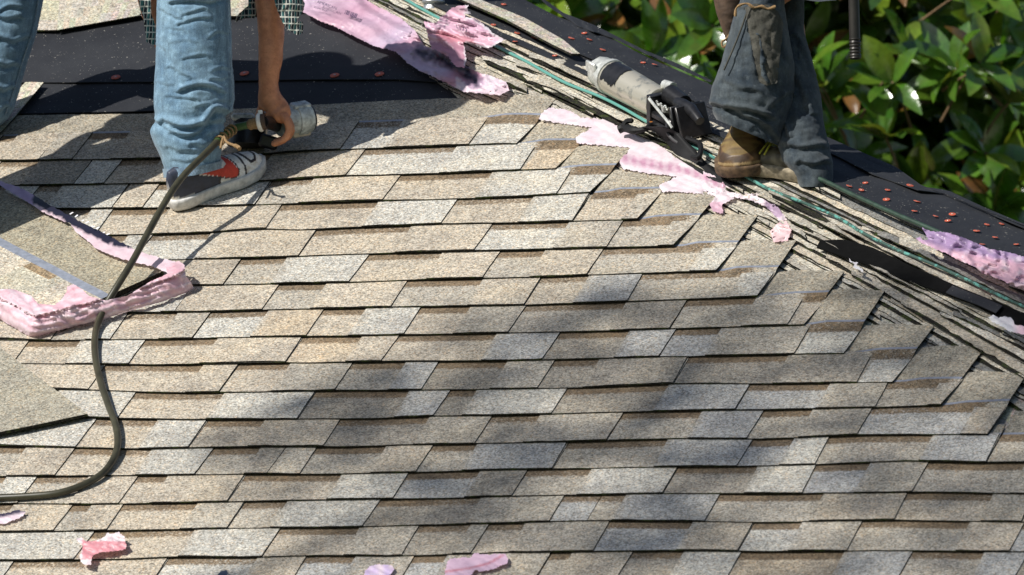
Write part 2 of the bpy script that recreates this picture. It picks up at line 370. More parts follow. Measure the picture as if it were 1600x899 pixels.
def make_row(i):
    right_u = None
    if i in TIP:
        bu, bv = LUV[i][-1]; tu, tv = uvA(*TIP[i], .006)
    else:
        b11 = LUV[11][-1]; bu = b11[0] + (i - 11) * .148; bv = vline(i, bu); tu, tv = bu + .01, bv + .25
        if i == 12: bu = LUV[12][-1][0]
    left_u = uvA(0, yl(i, 0))[0] - .55
    ents = []
    if i in ROWS:
        for a, b, t1, t2 in ROWS[i]:
            yy = yl(i - 1, max(a, 0)) + 2
            ua = uvA(a, yy)[0]; ub = uvA(b, yy)[0]
            if ua < bu - .02: ents.append([ua, ub, t1, t2])
    else:
        u = left_u + .1
        while u < bu - .1:
            u2 = u + R(.08, .25); ents.append([u, u2, random.choice('WTND'), random.choice('WTNB')]); u = u2 + R(.12, .25)
    u = ents[0][0] - .16                                    # carry on to the left of the picture
    pre = []
    while u > left_u:
        pre.append([u, u + R(.05, .12), random.choice('WTN'), random.choice('WT')]); u -= R(.22, .38)
    ents = pre[::-1] + ents
    u = ents[-1][1] + .1                                    # and to the right where the row runs on
    while u < bu - .15:
        ents.append([u, u + R(.06, .15), random.choice('NDB'), random.choice('NBT')]); u += R(.2, .36)
    # group into shingles about a metre long
    groups = []; cur = []
    for e in ents:
        if cur and e[0] - cur[0][0] > .85: groups.append(cur); cur = []
        cur.append(e)
    groups.append(cur)
    lift = lambda u: .0032 * max(0, nz(u * 2.6, i * 7.3) + .12) + .0014 * nz(u * 13, i * 3.1)
    jag = lambda u, k: .0014 * nz(u * 38, i * 5.7 + k) + .0009 * nz(u * 150, i * 2.3 + k)
    for gi, g in enumerate(groups):
        last = gi == len(groups) - 1
        u0 = g[0][0] + .0005; u1 = bu if last else groups[gi + 1][0][0] - .0015
        cols = []; fm = []
        # ---- backing sheet with slots, seal strip and headlap
        bps = sorted(set([u0, u1] + [x for e in g for x in (e[0], min(e[1], u1)) if u0 < x < u1]))
        us = []
        for a, b in zip(bps[:-1], bps[1:]):
            k = max(1, int((b - a) / .03)); us += [a + (b - a) * q / k for q in range(k)]
        us.append(u1)
        slots = [(e[0], e[1], e[2]) for e in g]
        BAND = .027
        top = []; bot = []; svals = None
        for u in us:
            v0 = vline(i, u) + .0018 + jag(u, 3); v1 = vline(i - 1, u) if i > 0 else v0 + EXPO
            ex = v1 - v0
            full = (tv - bv) if last else (.285 if i == 1 else .2)
            # droop of the top edge towards the tip
            sh = (tu - bu) if last else 0
            dro = min(.03, max(0, (u1 - u)) * .16) if last else 0
            ss = [0, ex * .5, ex - BAND - .008, ex - BAND + .006, ex + .012, ex + .022, max(full + dro, ex + .05)]
            rt = []; rb = []
            for s in ss:
                fr = max(0, min(1, (u - (u1 - .25)) / .25)) if last else 0
                uu = u + sh * fr * (s / max(full, .1)) + (.0015 * nz(s * 40, i) if last and u == u1 else 0)
                hb = hback(s) - .0032 + lift(u) * max(0, 1 - s / .12)
                fe = max(0, min(1, (u - (u1 - .15)) / .05)) if last and i < 13 else 0
                if s > ex - .001: hb = max(hb, .005 + .010 * fe + .002 * nz(uu * 12, i, s * 9))
                rt.append(pA(uu, v0 + s, hb)); rb.append(pA(uu, v0 + s, hb - .0030))
            top.append(rt); bot.append(rb)
        V, F, K = slab(top, bot, len(us) - 1, 6, True)
        nf = 0
        for a in range(len(us) - 1):
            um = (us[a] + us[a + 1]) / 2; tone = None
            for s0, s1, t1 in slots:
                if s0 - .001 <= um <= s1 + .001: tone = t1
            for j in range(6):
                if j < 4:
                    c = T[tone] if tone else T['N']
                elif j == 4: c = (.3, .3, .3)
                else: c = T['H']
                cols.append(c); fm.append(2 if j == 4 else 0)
        for k in K[len(cols):]: cols.append((.03, .03, .03)); fm.append(1)
        sh_o = mesh('shingle', V, F, [M['gran'], M['edge'], M['seal']], house, cols=cols, fm=fm)
        ba = sh_o.data.attributes.new('Band', 'FLOAT', 'POINT'); bvals = []
        for u in us:
            kk_ = (.75 + .5 * nz(u * 4, i * 5.1)) if any(a_ - .002 <= u <= b_ + .004 for a_, b_, _ in slots) else 0; bvals += [0, 0, 0, kk_, kk_, 0, 0]
        ba.data.foreach_set('value', np.array(bvals * 2, dtype=np.float32))
        if last and i in TIP: sh_o['label'] = 'end shingle with bare top and grey seal strip showing'
        # ---- raised tabs
        for k, e in enumerate(g):
            a = e[1]; b = g[k + 1][0] if k + 1 < len(g) else (u1 if last else groups[gi + 1][0][0])
            gap = .0022
            b -= gap if not (last and k + 1 == len(g)) else 0
            if b - a < .015: continue
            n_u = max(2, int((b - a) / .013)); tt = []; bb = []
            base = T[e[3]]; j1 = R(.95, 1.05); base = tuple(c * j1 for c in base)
            la, lb = R(-.004, .004), R(-.004, .004)
            for q in range(n_u + 1):
                fr = q / n_u; u = a + (b - a) * fr
                v0 = vline(i, u) + jag(u, 1); v1 = vline(i - 1, u) + .015
                rt = []; rb = []
                for s in range(6):
                    f2 = s / 5; sv = (v1 - v0) * f2
                    du = (la * (1 - fr) + lb * fr) * f2 + (.0012 * nz(f2 * 9, i * 3 + a * 11) if q in (0, n_u) else 0)
                    if last and k + 1 == len(g): du += (tu - bu) * fr * sv / max(.1, tv - bv)
                    ht = hback(sv) + lift(u) * max(0, 1 - sv / .12)
                    rt.append(pA(u + du, v0 + sv, ht)); rb.append(pA(u + du, v0 + sv, ht - .0033))
                tt.append(rt); bb.append(rb)
            V, F, K = slab(tt, bb, n_u, 5)
            g1, g2 = R(.93, 1.06), R(.93, 1.06); pc = []
            for q in range(n_u + 1):
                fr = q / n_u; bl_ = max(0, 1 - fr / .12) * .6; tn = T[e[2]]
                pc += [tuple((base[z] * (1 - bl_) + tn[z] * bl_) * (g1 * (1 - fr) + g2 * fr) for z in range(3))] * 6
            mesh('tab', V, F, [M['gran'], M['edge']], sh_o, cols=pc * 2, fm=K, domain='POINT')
for i in range(1, NROW + 1): make_row(i)

def sheet_grid(lo, hi, n, m, f):                           # ruled sheet between two pixel polylines; f(x,y,s,t) gives the point
    def at(P, t):
        d = [0]
        for a, b in zip(P[:-1], P[1:]): d.append(d[-1] + math.hypot(b[0] - a[0], b[1] - a[1]))
        t *= d[-1]; return float(np.interp(t, d, [p[0] for p in P])), float(np.interp(t, d, [p[1] for p in P]))
    out = []
    for i in range(n + 1):
        a, b = at(lo, i / n), at(hi, i / n); r = []
        for j in range(m + 1):
            t = j / m; r.append(f(a[0] + (b[0] - a[0]) * t, a[1] + (b[1] - a[1]) * t, i / n, t))
        out.append(r)
    return out
def sheet(name, lo, hi, n, m, f, nrm, th, mats, parent, col=None, **k):
    t = sheet_grid(lo, hi, n, m, f); b = [[p - nrm * th for p in r] for r in t]
    V, F, K = slab(t, b, n, m, True)
    cols = None if col is None else [tuple(x * R(.93, 1.07) for x in col) if q == 0 else (.03, .03, .03) for q in K]
    return mesh(name, V, F, mats, parent, cols=cols, fm=K, **k)

# felt on the near slope (above the new shingles) and older shingles higher up
feltA = lambda k, hh: (lambda x, y, s, t: A(x, y, hh + .002 * nz(x * .02, y * .05, k) + (.002 if t < .12 else 0)))
M_f = [M['felt'], M['felt']]
top1 = [(-420,140),(42,140),(700,126)]
sheet('felt_sheet', [(-420,200),(20,178),(300,172),(500,168),(720,166),(860,172)], [(-420,128),(38,126),(242,125),(500,121),(620,121),(740,128)], 60, 4, feltA(1, -.001), NA, .002, M_f, house)
sheet('felt_sheet', [(-420,131),(38,129),(242,128),(500,124),(620,124),(760,134)], [(-520,-60),(60,-60),(300,-60),(470,-60),(560,-60),(620,-60)], 60, 10, feltA(2, .003), NA, .002, M_f, house)
for k, (x0, x1, ya, yb) in enumerate([(-560, 88, 49, 47), (89, 218, 47, 24), (219, 372, 25, 25), (373, 470, 21, 14)]):
    sheet('starter_shingle', [(x0, ya), (x1, yb)], [(x0 + 10, -75), (x1 + 58, -75)], 14, 8, lambda x, y, s, t, k=k: A(x, y, .016 + .0035 * (k % 2) + .002 * nz(x * .03, y * .03)), NA, .004, [M['gran'], M['edge']], house, col=(.42, .39, .33))
sheet('starter_shingle', [(-520, -40), (560, -75)], [(-380, -300), (360, -300)], 20, 6, lambda x, y, s, t: A(x, y, .026), NA, .006, [M['gran'], M['edge']], house, col=(.45, .41, .34))
# left: small cut shingle lying on the felt seam
sheet('cut_shingle', [(-30,225),(0,208),(22,184)], [(20,150),(40,128),(68,129)], 6, 5, lambda x, y, s, t: A(x, y, .016), NA, .004, [M['gran'], M['edge']], house, col=(.5, .46, .38))

# deck under everything, and the two slopes
def quad(name, P, m, th=.02, nrm=NA, parent=house): 
    V = [Vector(p) for p in P] + [Vector(p) - nrm * th for p in P]; n = len(P)
    F = [tuple(range(n)), tuple(range(2 * n - 1, n - 1, -1))] + [(i, i + n, (i + 1) % n + n, (i + 1) % n) for i in range(n)]
    return mesh(name, V, F, m, parent)
crestA, crestB = H1 - DH * 1.6 - NA * .045, H2 + DH * 3.2 - NA * .045
eave_v = -3.6
e1 = pA(-6, eave_v, -.004); 
k = (crestB.dot(VA) - eave_v) / -DH.dot(VA); crestB = crestB + DH * k
quad('roof_deck', [pA(-6, eave_v, -.006), crestB - NA * 0, crestA, pA(-6, crestA.dot(VA), -.006)], M['felt'])
SIL = [(700,-70),(820,0),(870,26),(929,45),(1005,87),(1110,132),(1200,172),(1292,214),(1400,261),(1440,290),(1600,352),(1900,462)]
CRE = [(560,-46),(660,0),(760,46),(860,92),(960,137),(1060,183),(1160,229),(1260,274),(1360,320),(1460,366),(1600,430),(1900,567)]
sheet('far_deck', CRE, SIL, 40, 3, lambda x, y, s, t: C(x, y, -.012), NC, .02, M_f, house)
# back slope falling away behind the silhouette
bs = [C(x, y, -.014) for x, y in SIL]
V = []; F = []
for p in bs: V += [p, p + Vector((.9, .55, -.75)) * 1.6]
for i in range(len(bs) - 1): F.append((2 * i, 2 * i + 2, 2 * i + 3, 2 * i + 1))
mesh('back_deck', V, F, M['felt'], house)
# felt sheets on the far slope, lapped, with lifted wavy edges
SEAM = [(700,-25),(740,8),(800,38),(850,60),(925,92),(1000,122),(1110,168),(1200,205),(1300,240),(1365,273),(1435,297),(1480,303),(1540,331),(1600,356),(1900,478)]
SEAM = [(x, min(y, float(np.interp(x, [a for a, _ in CRE], [b for _, b in CRE])) - 12)) for x, y in SEAM]
sheet('felt_sheet', CRE, [(x, y - 6) for x, y in SEAM], 90, 4, lambda x, y, s, t: C(x, y, .004 + .004 * nz(s * 30, t * 3)), NC, .002, M_f, house)
sheet('felt_sheet', SEAM, SIL, 120, 6, lambda x, y, s, t: C(x, y, .009 + .012 * max(0, nz(s * 17, 2) + .1) * max(0, 1 - t * 2.5) + .003 * nz(s * 30, t * 4, 3)), NC, .002, M_f, house)
sheet('felt_sheet', [(855,8),(905,42),(960,60),(1010,84),(1060,106),(1110,128)], [(835,-12),(880,20),(930,40),(1006,78),(1060,100),(1112,126)], 50, 4, lambda x, y, s, t: C(x, y, .012 + .010 * max(0, nz(s * 15, 5) + .2) * (1 - t)), NC, .002, M_f, house)
# a strip of old shingle left on the felt
sheet('old_shingle', [(700,-8),(715,-3),(790,30),(860,68),(893,84)], [(740,-10),(752,0),(820,28),(880,62),(906,84)], 24, 3, lambda x, y, s, t: C(x, y, .024 + .003 * nz(s * 30, t * 3)), NC, .006, [M['gran'], M['edge']], house, col=(.47, .44, .37))

# orange cap nails
cap_me = None
def cap(p, nrm, sc=1):
    global cap_me
    if cap_me is None:
        mb = MB(); z = Vector((0, 0, 1))
        mb.tube([(0, 0, 0), (0, 0, .0012), (0, 0, .0022)], [.0128, .0125, .0095], 14)
        mb.tube([(0, 0, .0022), (0, 0, .0030)], [.0035, .0028], 8, 1)
        o = mb.build('nail_cap', [M['cap'], M['capc']], house); cap_me = o.data
    else:
        o = bpy.data.objects.new('nail_cap', cap_me); COL.objects.link(o); o.parent = house
    o.location = p; q = nrm.to_track_quat('Z', 'Y'); o.rotation_mode = 'QUATERNION'; o.rotation_quaternion = q
    o.scale = (sc,) * 3
for x, y in [(181,121),(382,115),(523,118),(593,116),(24,118),(300,118)]: cap(A(x, y, .0075), NA)
for x, y in [(787,7),(771,39),(808,52),(805,65),(842,43),(835,59),(893,60),(867,87),(942,78),(1005,98),(1023,101),(913,52),(921,62),
             (1352,286),(1422,290),(1327,291),(1346,297),(1387,297),(1385,312),(1433,315),(1429,330),(1462,338),(1481,345),(1488,335),(1542,351),(1565,350),(1526,361),(1555,371),(1535,382),(1588,382)]:
    t = (NC + Vector((R(-.2, .2), R(-.2, .2), 0))).normalized()
    cap(C(x, y, .0125 if y < float(np.interp(x, [a for a, _ in SEAM], [b for _, b in SEAM])) else .0075), t, R(.55, .75))

# the torn-back hip: weathered layers of old shingle
YLO = ([470, 560, 640, 700, 780, 870, 1100, 1400, 1600, 1800, 2200], [-20, 40, 100, 140, 175, 205, 345, 520, 640, 765, 1020])
YHI = ([470, 660, 1600, 2200], [-87, 0, 428, 705])
def hipx(x, f): return np.interp(x, *YLO) * (1 - f) + np.interp(x, *YHI) * f
random.seed(21)
NR = 16
for r in range(NR):
    f0 = (r + .0) / NR; x = 440 + R(-60, 60)
    while x < 1850:
        L = R(90, 420) if rnd() < .75 else R(40, 90)
        x1 = x + L; wpx = R(12, 26); fs = R(-.03, .03); n = max(5, int(L / 9)); tl = R(-.012, .012)
        sd = rnd() * 100; top = []; bot = []
        base = -.005 + .029 * f0 + R(0, .004); bigl = (R(.005, .014) if rnd() < .42 else R(0, .003)) * (.3 if f0 < .3 else 1)
        th = R(.003, .0055)
        for q in range(n + 1):
            t = q / n; xx = x + L * t; f = f0 + fs + tl * t * 3
            y = hipx(xx, f)
            endt = min(1, min(t, 1 - t) * n / 2.2); 
            ylo = y + 2.2 * nz(xx * .07, sd) + 1.0 * nz(xx * .3, sd) + 3 * (1 - endt); yhi = y - wpx * (.55 + .45 * endt)
            rt = []; rb = []
            for j in range(3):
                g = j / 2; h = base + (.0045 + bigl * max(0, nz(xx * .018, sd, 4) + .25) * 2.0) * (1 - g) + .0012 * nz(xx * .06, sd, j)
                p = A(xx + 4 * nz(g * 3, sd + q), ylo + (yhi - ylo) * g, h); rt.append(p); rb.append(p - NA * th)
            top.append(rt); bot.append(rb)
        V, F, K = slab(top, bot, n, 2)
        tone = random.choice([(.52, .49, .41), (.47, .44, .37), (.56, .53, .46), (.43, .40, .34), (.50, .45, .36)])
        if rnd() < .07: tone = (.2, .2, .19)
        tone = tuple(c * .92 for c in tone)
        mesh('old_shingle', V, F, [M['gran'], M['edge']], house, cols=[tuple(c * (1 + .12 * nz(q * .3, sd)) for c in tone) if kk == 0 else (.03,) * 3 for q, kk in enumerate(K)], fm=K)
        x = x1 - R(5, 60)
sheet('base_layer', [(380,-20),(560,90),(700,215),(1100,420),(1400,600),(1700,790),(2200,1110)], [(470,-88),(660,-2),(1130,212),(1600,426),(1900,565),(2250,728)], 60, 6, lambda x, y, s, t: A(x, y, -.011 + .029 * t + .001 * nz(x * .03, y * .05)), NA, .003, [M['gran'], M['edge']], house, col=(.42, .39, .33))
# slot near the hip: gap darkness painted as black sheet, felt strip in it
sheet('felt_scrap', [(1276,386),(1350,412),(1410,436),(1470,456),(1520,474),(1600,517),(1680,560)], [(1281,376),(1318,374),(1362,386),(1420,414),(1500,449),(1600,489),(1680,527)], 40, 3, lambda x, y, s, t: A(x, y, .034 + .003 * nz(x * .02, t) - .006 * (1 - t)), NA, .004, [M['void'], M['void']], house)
sheet('felt_scrap', [(1478,457),(1500,466),(1530,477),(1556,489)], [(1488,446),(1510,455),(1540,466),(1566,478)], 8, 2, lambda x, y, s, t: A(x, y, .039), NA, .002, [M['felt'], M['felt']], house)

# ground and walls of the house
g = mesh('ground', [(-900, -900, -6.2), (900, -900, -6.2), (900, 900, -6.2), (-900, 900, -6.2)], [(0, 1, 2, 3)], M['grass']); g['kind'] = 'structure'
ev = pA(-6, eave_v); ez = ev.z - .03
V = []; X1 = crestB.x
mesh('fascia', [(-6, ev.y - .02, ez + .02), (X1, ev.y - .02, ez + .02), (X1, ev.y - .02, ez - .18), (-6, ev.y - .02, ez - .18), (-6, ev.y + .02, ez + .0), (X1, ev.y + .02, ez + .0), (X1, ev.y + .02, ez - .18), (-6, ev.y + .02, ez - .18)], [(0, 3, 2, 1), (0, 1, 5, 4), (2, 3, 7, 6), (1, 2, 6, 5), (0, 4, 7, 3), (4, 5, 6, 7)], M['white'], house)
yb = ev.y + .4; 
mesh('wall', [(-5.6, yb, -6.2), (X1 - .5, yb, -6.2), (X1 - .5, yb, ez - .05), (-5.6, yb, ez - .05), (-5.6, yb + 9, -6.2), (X1 - .5, yb + 9, -6.2), (X1 - .5, yb + 9, ez - .05), (-5.6, yb + 9, ez - .05)], [(0, 1, 2, 3), (1, 5, 6, 2), (4, 7, 6, 5), (0, 3, 7, 4)], M['wall'], house)

# ================================================================== TREES
def leaf_geo(L, W, curl, fold):
    V = []; F = []; n = 6
    for i in range(n + 1):
        t = i / n; wv = W * .5 * (math.sin(math.pi * min(1, t * .97 + .02)) ** .75) * (1.0 - .12 * (t - .5)); z = -curl * (t - .35) ** 2 * L
        x = L * t
        V += [Vector((x, -wv, z + fold * wv)), Vector((x, 0, z)), Vector((x, wv, z + fold * wv))]
    for i in range(n):
        a = 3 * i; F += [(a, a + 3, a + 4, a + 1), (a + 1, a + 4, a + 5, a + 2)]
    return V, F
m, n, l, b = mat('magnolia leaf')
tc = nd(n, 'ShaderNodeAttribute', attribute_name='Col').outputs['Color']
gm = n.new('ShaderNodeNewGeometry')
c = mixrgb(n, l, 'MULTIPLY', 1, tc, ramp(n, l, noise_t(n, l, 22, 3, .6), (.3, .75), (.7, 1.25)))
c = mixrgb(n, l, 'MIX', gm.outputs['Backfacing'], c, (.11, .11, .035))
l.new(c, b.inputs['Base Color']); b.inputs['Roughness'].default_value = .2; b.inputs['Specular IOR Level'].default_value = .7; b.inputs['Coat Weight'].default_value = .6; b.inputs['Coat Roughness'].default_value = .12
bump(n, l, b, noise_t(n, l, 60, 3, .5), .25, .006)
tr = n.new('ShaderNodeBsdfTranslucent'); l.new(mixrgb(n, l, 'MULTIPLY', 1, c, (1.6, 2.0, .5)), tr.inputs[0]); ms = n.new('ShaderNodeMixShader'); ms.inputs[0].default_value = .26
l.new(b.outputs[0], ms.inputs[1]); l.new(tr.outputs[0], ms.inputs[2]); l.new(ms.outputs[0], n['Material Output'].inputs[0])
M['leaf'] = m
M['bark'] = simple('grey bark', (.13, .10, .075), .9, 0, 12, .4, bumps=.6, bscale=30)
M['twig'] = simple('brown twig', (.16, .10, .05), .8)
M['leafdark'] = M['leaf']
LG = [(.065, .15, .015), (.10, .185, .019), (.038, .092, .012), (.155, .24, .022), (.07, .155, .021)]
LBR = [(.22, .11, .035), (.26, .17, .06)]
random.seed(5)
DT = 26.5
tc0 = D(1260, 60, DT + 1.6); base = Vector((tc0.x + .4, tc0.y + .6, -6.2))
mag = empty('magnolia_tree', base, 'magnolia tree with large glossy green leaves rising behind the roof', 'tree')
def limb(P, r0, r1, name='branch', parent=mag, m='bark'):
    P = smoothpath(P, 5); k = len(P); P = [p + Vector((nz(i * .6, 1), nz(i * .6, 2), nz(i * .6, 3))) * r0 * .5 for i, p in enumerate(P)]
    return MB().tube(P, [r0 + (r1 - r0) * i / (k - 1) for i in range(k)], 9).build(name, M[m], parent)
ctr = tc0 + Vector((0, 0, -.3))
limb([base, base + Vector((-.1, 0, 2.4)), base + Vector((.05, -.1, 4.6)), ctr, ctr + Vector((.1, 0, 2.6))], .2, .05, 'trunk')
for k in range(12):
    a = k * 2.4; z = -2 + k * .38
    s0 = ctr + Vector((0, 0, z)); e = s0 + Vector((math.cos(a) * 2.2, math.sin(a) * 1.8, .9))
    limb([s0, (s0 + e) / 2 + Vector((0, 0, .1)), e], .06, .015)
leaf_meshes = []
for k in range(16):
    V, F = leaf_geo(R(.16, .22), R(.062, .088), R(.1, .5), R(.15, .45))
    me = bpy.data.meshes.new('leaf'); me.from_pydata([tuple(v) for v in V], [], F); me.materials.append(M['leaf'])
    c = LG[k % 5] if k < 15 else LBR[0]
    at = me.attributes.new('Col', 'FLOAT_COLOR', 'FACE'); at.data.foreach_set('color', np.array([(*[x * R(.9, 1.1) for x in c], 1) for _ in F], dtype=np.float32).ravel())
    me.polygons.foreach_set('use_smooth', [True] * len(F)); leaf_meshes.append((me, V, F, c))
def whorl(p, out, n):                                     # leaf frames round a twig end
    res = []; t = out.normalized(); a0 = t.orthogonal().normalized(); b0 = t.cross(a0); ph = rnd() * 6.28
    for k in range(n):
        th = ph + k * 2.4; el = R(.15, 1.0)
        d = ((a0 * math.cos(th) + b0 * math.sin(th)) * math.cos(el) + t * math.sin(el)).normalized()
        up = (t + Vector((R(-.4, .4), R(-.4, .4), R(0, .5)))); y = up.cross(d)
        if y.length < .05: y = d.orthogonal()
        y.normalize(); z = d.cross(y)
        res.append(Matrix(((d.x, y.x, z.x, p.x), (d.y, y.y, z.y, p.y), (d.z, y.z, z.z, p.z), (0, 0, 0, 1))))
    return res
frames = []; twigs = []
tosun = -SUND
while len(frames) < 310:                                  # front sprays, each leaf an object
    px, py = R(800, 1640), R(-60, 380)
    if py > .46 * (px - 820) + 50: continue
    dd = DT - .25 + R(-.15, .35); p = D(px, py, dd)
    out = (-FW * R(.5, 1.2) + RT * R(-.8, .6) + Vector((0, 0, R(-.1, 1.0))))
    MB().tube(smoothpath([p - out.normalized() * .28 + Vector((0, 0, -.05)), p - out.normalized() * .1, p], 3), [.006, .005, .004] + [.004] * 4, 5).build('twig', M['twig'], mag)
    frames += whorl(p, out, random.randint(5, 8))
for k, Mx in enumerate(frames[:300]):
    me = random.choice(leaf_meshes)[0]; o = bpy.data.objects.new('leaf', me); COL.objects.link(o); o.parent = mag
    o.matrix_local = Matrix.Translation(-base) @ Mx @ Matrix.Scale(R(.8, 1.1), 4)
def leaf_mass(name, frames, parent, scale=1.0):
    VV = []; FF = []; CC = []
    src = [(np.array([tuple(v) for v in V]), np.array(F), c) for _, V, F, c in leaf_meshes]; off = 0
    for Mx in frames:
        V, F, c = random.choice(src); A3 = np.array(Mx.to_3x3()) * scale * R(.8, 1.15)
        VV.append(V @ A3.T + np.array(Mx.translation)); FF.append(F + off); off += len(V)
        j = R(.75, 1.2); CC += [(c[0] * j, c[1] * j, c[2] * j)] * len(F)
    VV = np.concatenate(VV); FF = np.concatenate(FF)
    o0 = WL[parent.name]
    me = bpy.data.meshes.new(name); me.vertices.add(len(VV)); me.vertices.foreach_set('co', (VV - np.array(o0)).ravel().astype(np.float32))
    me.loops.add(FF.size); me.loops.foreach_set('vertex_index', FF.ravel().astype(np.int32)); me.polygons.add(len(FF))
    me.polygons.foreach_set('loop_start', np.arange(0, FF.size, 4, dtype=np.int32)); me.polygons.foreach_set('loop_total', np.full(len(FF), 4, dtype=np.int32))
    me.materials.append(M['leaf']); at = me.attributes.new('Col', 'FLOAT_COLOR', 'FACE')
    at.data.foreach_set('color', np.array([(*c, 1) for c in CC], dtype=np.float32).ravel()); me.polygons.foreach_set('use_smooth', [True] * len(FF))
    me.update(calc_edges=True); me.validate()
    o = bpy.data.objects.new(name, me); COL.objects.link(o); o.parent = parent; o['kind'] = 'stuff'; return o
fr = []
for k in range(1100):                                       # second layer behind the sprays, spread out of view to shade the gaps
    p = D(R(150, 1680), R(-750, 420), DT + R(.35, 1.8)); fr += whorl(p, -FW * R(.3, 1.2) + RT * R(-.8, .8) + Vector((0, 0, R(-.1, 1))), 7)
for k in range(6500):                                      # the whole crown
    v = Vector((R(-1, 1), R(-1, 1), R(-1, 1)))
    if not .3 < v.length < 1: continue
    p = ctr + Vector((v.x * 3.2, v.y * 2.2 + 1.2, v.z * 3.2))
    fr += whorl(p, v + Vector((0, 0, .2)), 6)
leaf_mass('foliage', fr, mag)
# backdrop evergreens added to close off the sky and darken the background
for k, (dx, dy) in enumerate([(-4.5, 7), (0, 8.5), (4.2, 7.5), (8, 9)]):
    bb = Vector((ctr.x + dx, ctr.y + dy, -6.2))
    t = empty('backdrop_evergreen', bb, ['broad backdrop evergreen added behind the magnolia, left of it', 'tall backdrop evergreen added directly behind the magnolia', 'backdrop evergreen added behind the right side of the magnolia', 'far right evergreen in the added backdrop row'][k], 'tree', 'backdrop evergreens added behind the magnolia')
    limb([bb, bb + Vector((.1, 0, 3)), bb + Vector((0, .1, 8))], .25, .06, 'trunk', t)
    fr = []
    for q in range(700):
        v = Vector((R(-1, 1), R(-1, 1), R(-1, 1))); v *= 1 / max(1, v.length)
        p = bb + Vector((v.x * 3.2, v.y * 1.6, 5.8 + v.z * 5)); fr += whorl(p, v + Vector((0, 0, .3)), 6)
    leaf_mass('foliage', fr, t, 2.0)

# tree standing off to the left toward the sun: it throws the soft shade over the lower right shingles
random.seed(11)
SH = 16.0
sh_base = A(900, 620) - SUND * SH; sh_base = Vector((sh_base.x - .6, sh_base.y - .5, -6.2))
shade = empty('oak_tree', sh_base, 'oak tree outside the picture that shades the lower right shingles', 'tree')
fr = []
def shade_at(px, py):
    s = 0
    for cx, cy, rx, ry, wt in [(1230, 640, 560, 200, .56), (880, 560, 180, 70, .75), (640, 640, 220, 62, .62), (440, 705, 150, 50, .6), (1060, 500, 200, 50, .62), (1400, 540, 240, 80, .62),
                               (1150, 690, 260, 60, .72), (1500, 760, 260, 80, .7), (800, 690, 260, 60, .55), (820, 800, 260, 50, .5), (500, 790, 160, 45, .38), (1050, 880, 300, 45, .42), (1480, 880, 240, 50, .45), (660, 880, 160, 40, .4)]:
        d = ((px - cx) / rx) ** 2 + ((py - cy) / ry) ** 2
        s = max(s, wt * min(1, max(0, 1.5 - d) / .8))
    for cx, cy, rx, ry in [(935, 745, 70, 30), (1270, 830, 100, 30), (540, 850, 90, 34), (860, 640, 70, 26)]:
        if ((px - cx) / rx) ** 2 + ((py - cy) / ry) ** 2 < 1: s *= .35
    return min(s, .62)
tries = 0; pts = []
while tries < 3900:
    tries += 1; px, py = R(250, 1800), R(430, 960)
    if rnd() > shade_at(px, py): continue
    p = A(px, py) - SUND * (SH + R(-1.2, 1.6)); pts.append(p)
for p in pts:
    d = Vector((R(-1, 1), R(-1, 1), R(-1, 1))).normalized(); fr += whorl(p, d, 1)
leaf_mass('foliage', fr, shade, .62)
limb([sh_base, sh_base + Vector((.2, .2, 5)), A(900, 620) - SUND * (SH + .3) + Vector((-.5, -.6, -.6))], .22, .06, 'trunk', shade)
for q in (pts[::900]): limb([A(900, 620) - SUND * (SH + .3) + Vector((-.5, -.6, -.6)), q], .03, .008, 'branch', shade)

# ================================================================== TORN WRAPPERS, SCRAPS, HOSES
def inpoly(x, y, P):
    c = False; j = len(P) - 1
    for i in range(len(P)):
        if (P[i][1] > y) != (P[j][1] > y) and x < (P[j][0] - P[i][0]) * (y - P[i][1]) / (P[j][1] - P[i][1] + 1e-12) + P[i][0]: c = not c
        j = i
    return c
def pdist(x, y, P, closed=False):
    best = 1e9; n = len(P)
    for i in range(n - (0 if closed else 1)):
        a, b = P[i], P[(i + 1) % n]; dx, dy = b[0] - a[0], b[1] - a[1]; L = dx * dx + dy * dy or 1
        t = max(0, min(1, ((x - a[0]) * dx + (y - a[1]) * dy) / L)); d = math.hypot(x - a[0] - dx * t, y - a[1] - dy * t)
        best = min(best, d)
    return best
def film(name, P, posf, colf, cell, jag, seed, parent=None, m='film'):
    rg = random.Random(seed); O = []
    for i in range(len(P)):
        a, b = P[i], P[(i + 1) % len(P)]; L = math.hypot(b[0] - a[0], b[1] - a[1]); k = max(1, int(L / (cell * .6)))
        for q in range(k):
            t = q / k; j = jag if 0 < t else jag * .3
            O.append((a[0] + (b[0] - a[0]) * t + rg.uniform(-j, j), a[1] + (b[1] - a[1]) * t + rg.uniform(-j, j)))
    n = len(O); pts = list(O); x0, x1 = min(p[0] for p in O), max(p[0] for p in O); y0, y1 = min(p[1] for p in O), max(p[1] for p in O)
    y = y0
    while y < y1:
        x = x0
        while x < x1:
            px, py = x + rg.uniform(-.3, .3) * cell, y + rg.uniform(-.3, .3) * cell
            if inpoly(px, py, O) and pdist(px, py, O, True) > cell * .35: pts.append((px, py))
            x += cell
        y += cell * .7
    r = delaunay_2d_cdt([Vector(p) for p in pts], [(i, (i + 1) % n) for i in range(n)], [], 1, 1e-5)
    vs = [(v.x, v.y) for v in r[0]]; V = [posf(x, y) for x, y in vs]; cols = [colf(x, y) for x, y in vs]
    F = [tuple(f) for f in r[2] if inpoly(sum(vs[i][0] for i in f) / len(f), sum(vs[i][1] for i in f) / len(f), O)]
    return mesh(name, V, F, M[m], parent, cols=cols, smooth=True, domain='POINT')
def mix(a, b, t): t = max(0, min(1, t)); return tuple(x + (y - x) * t for x, y in zip(a, b))
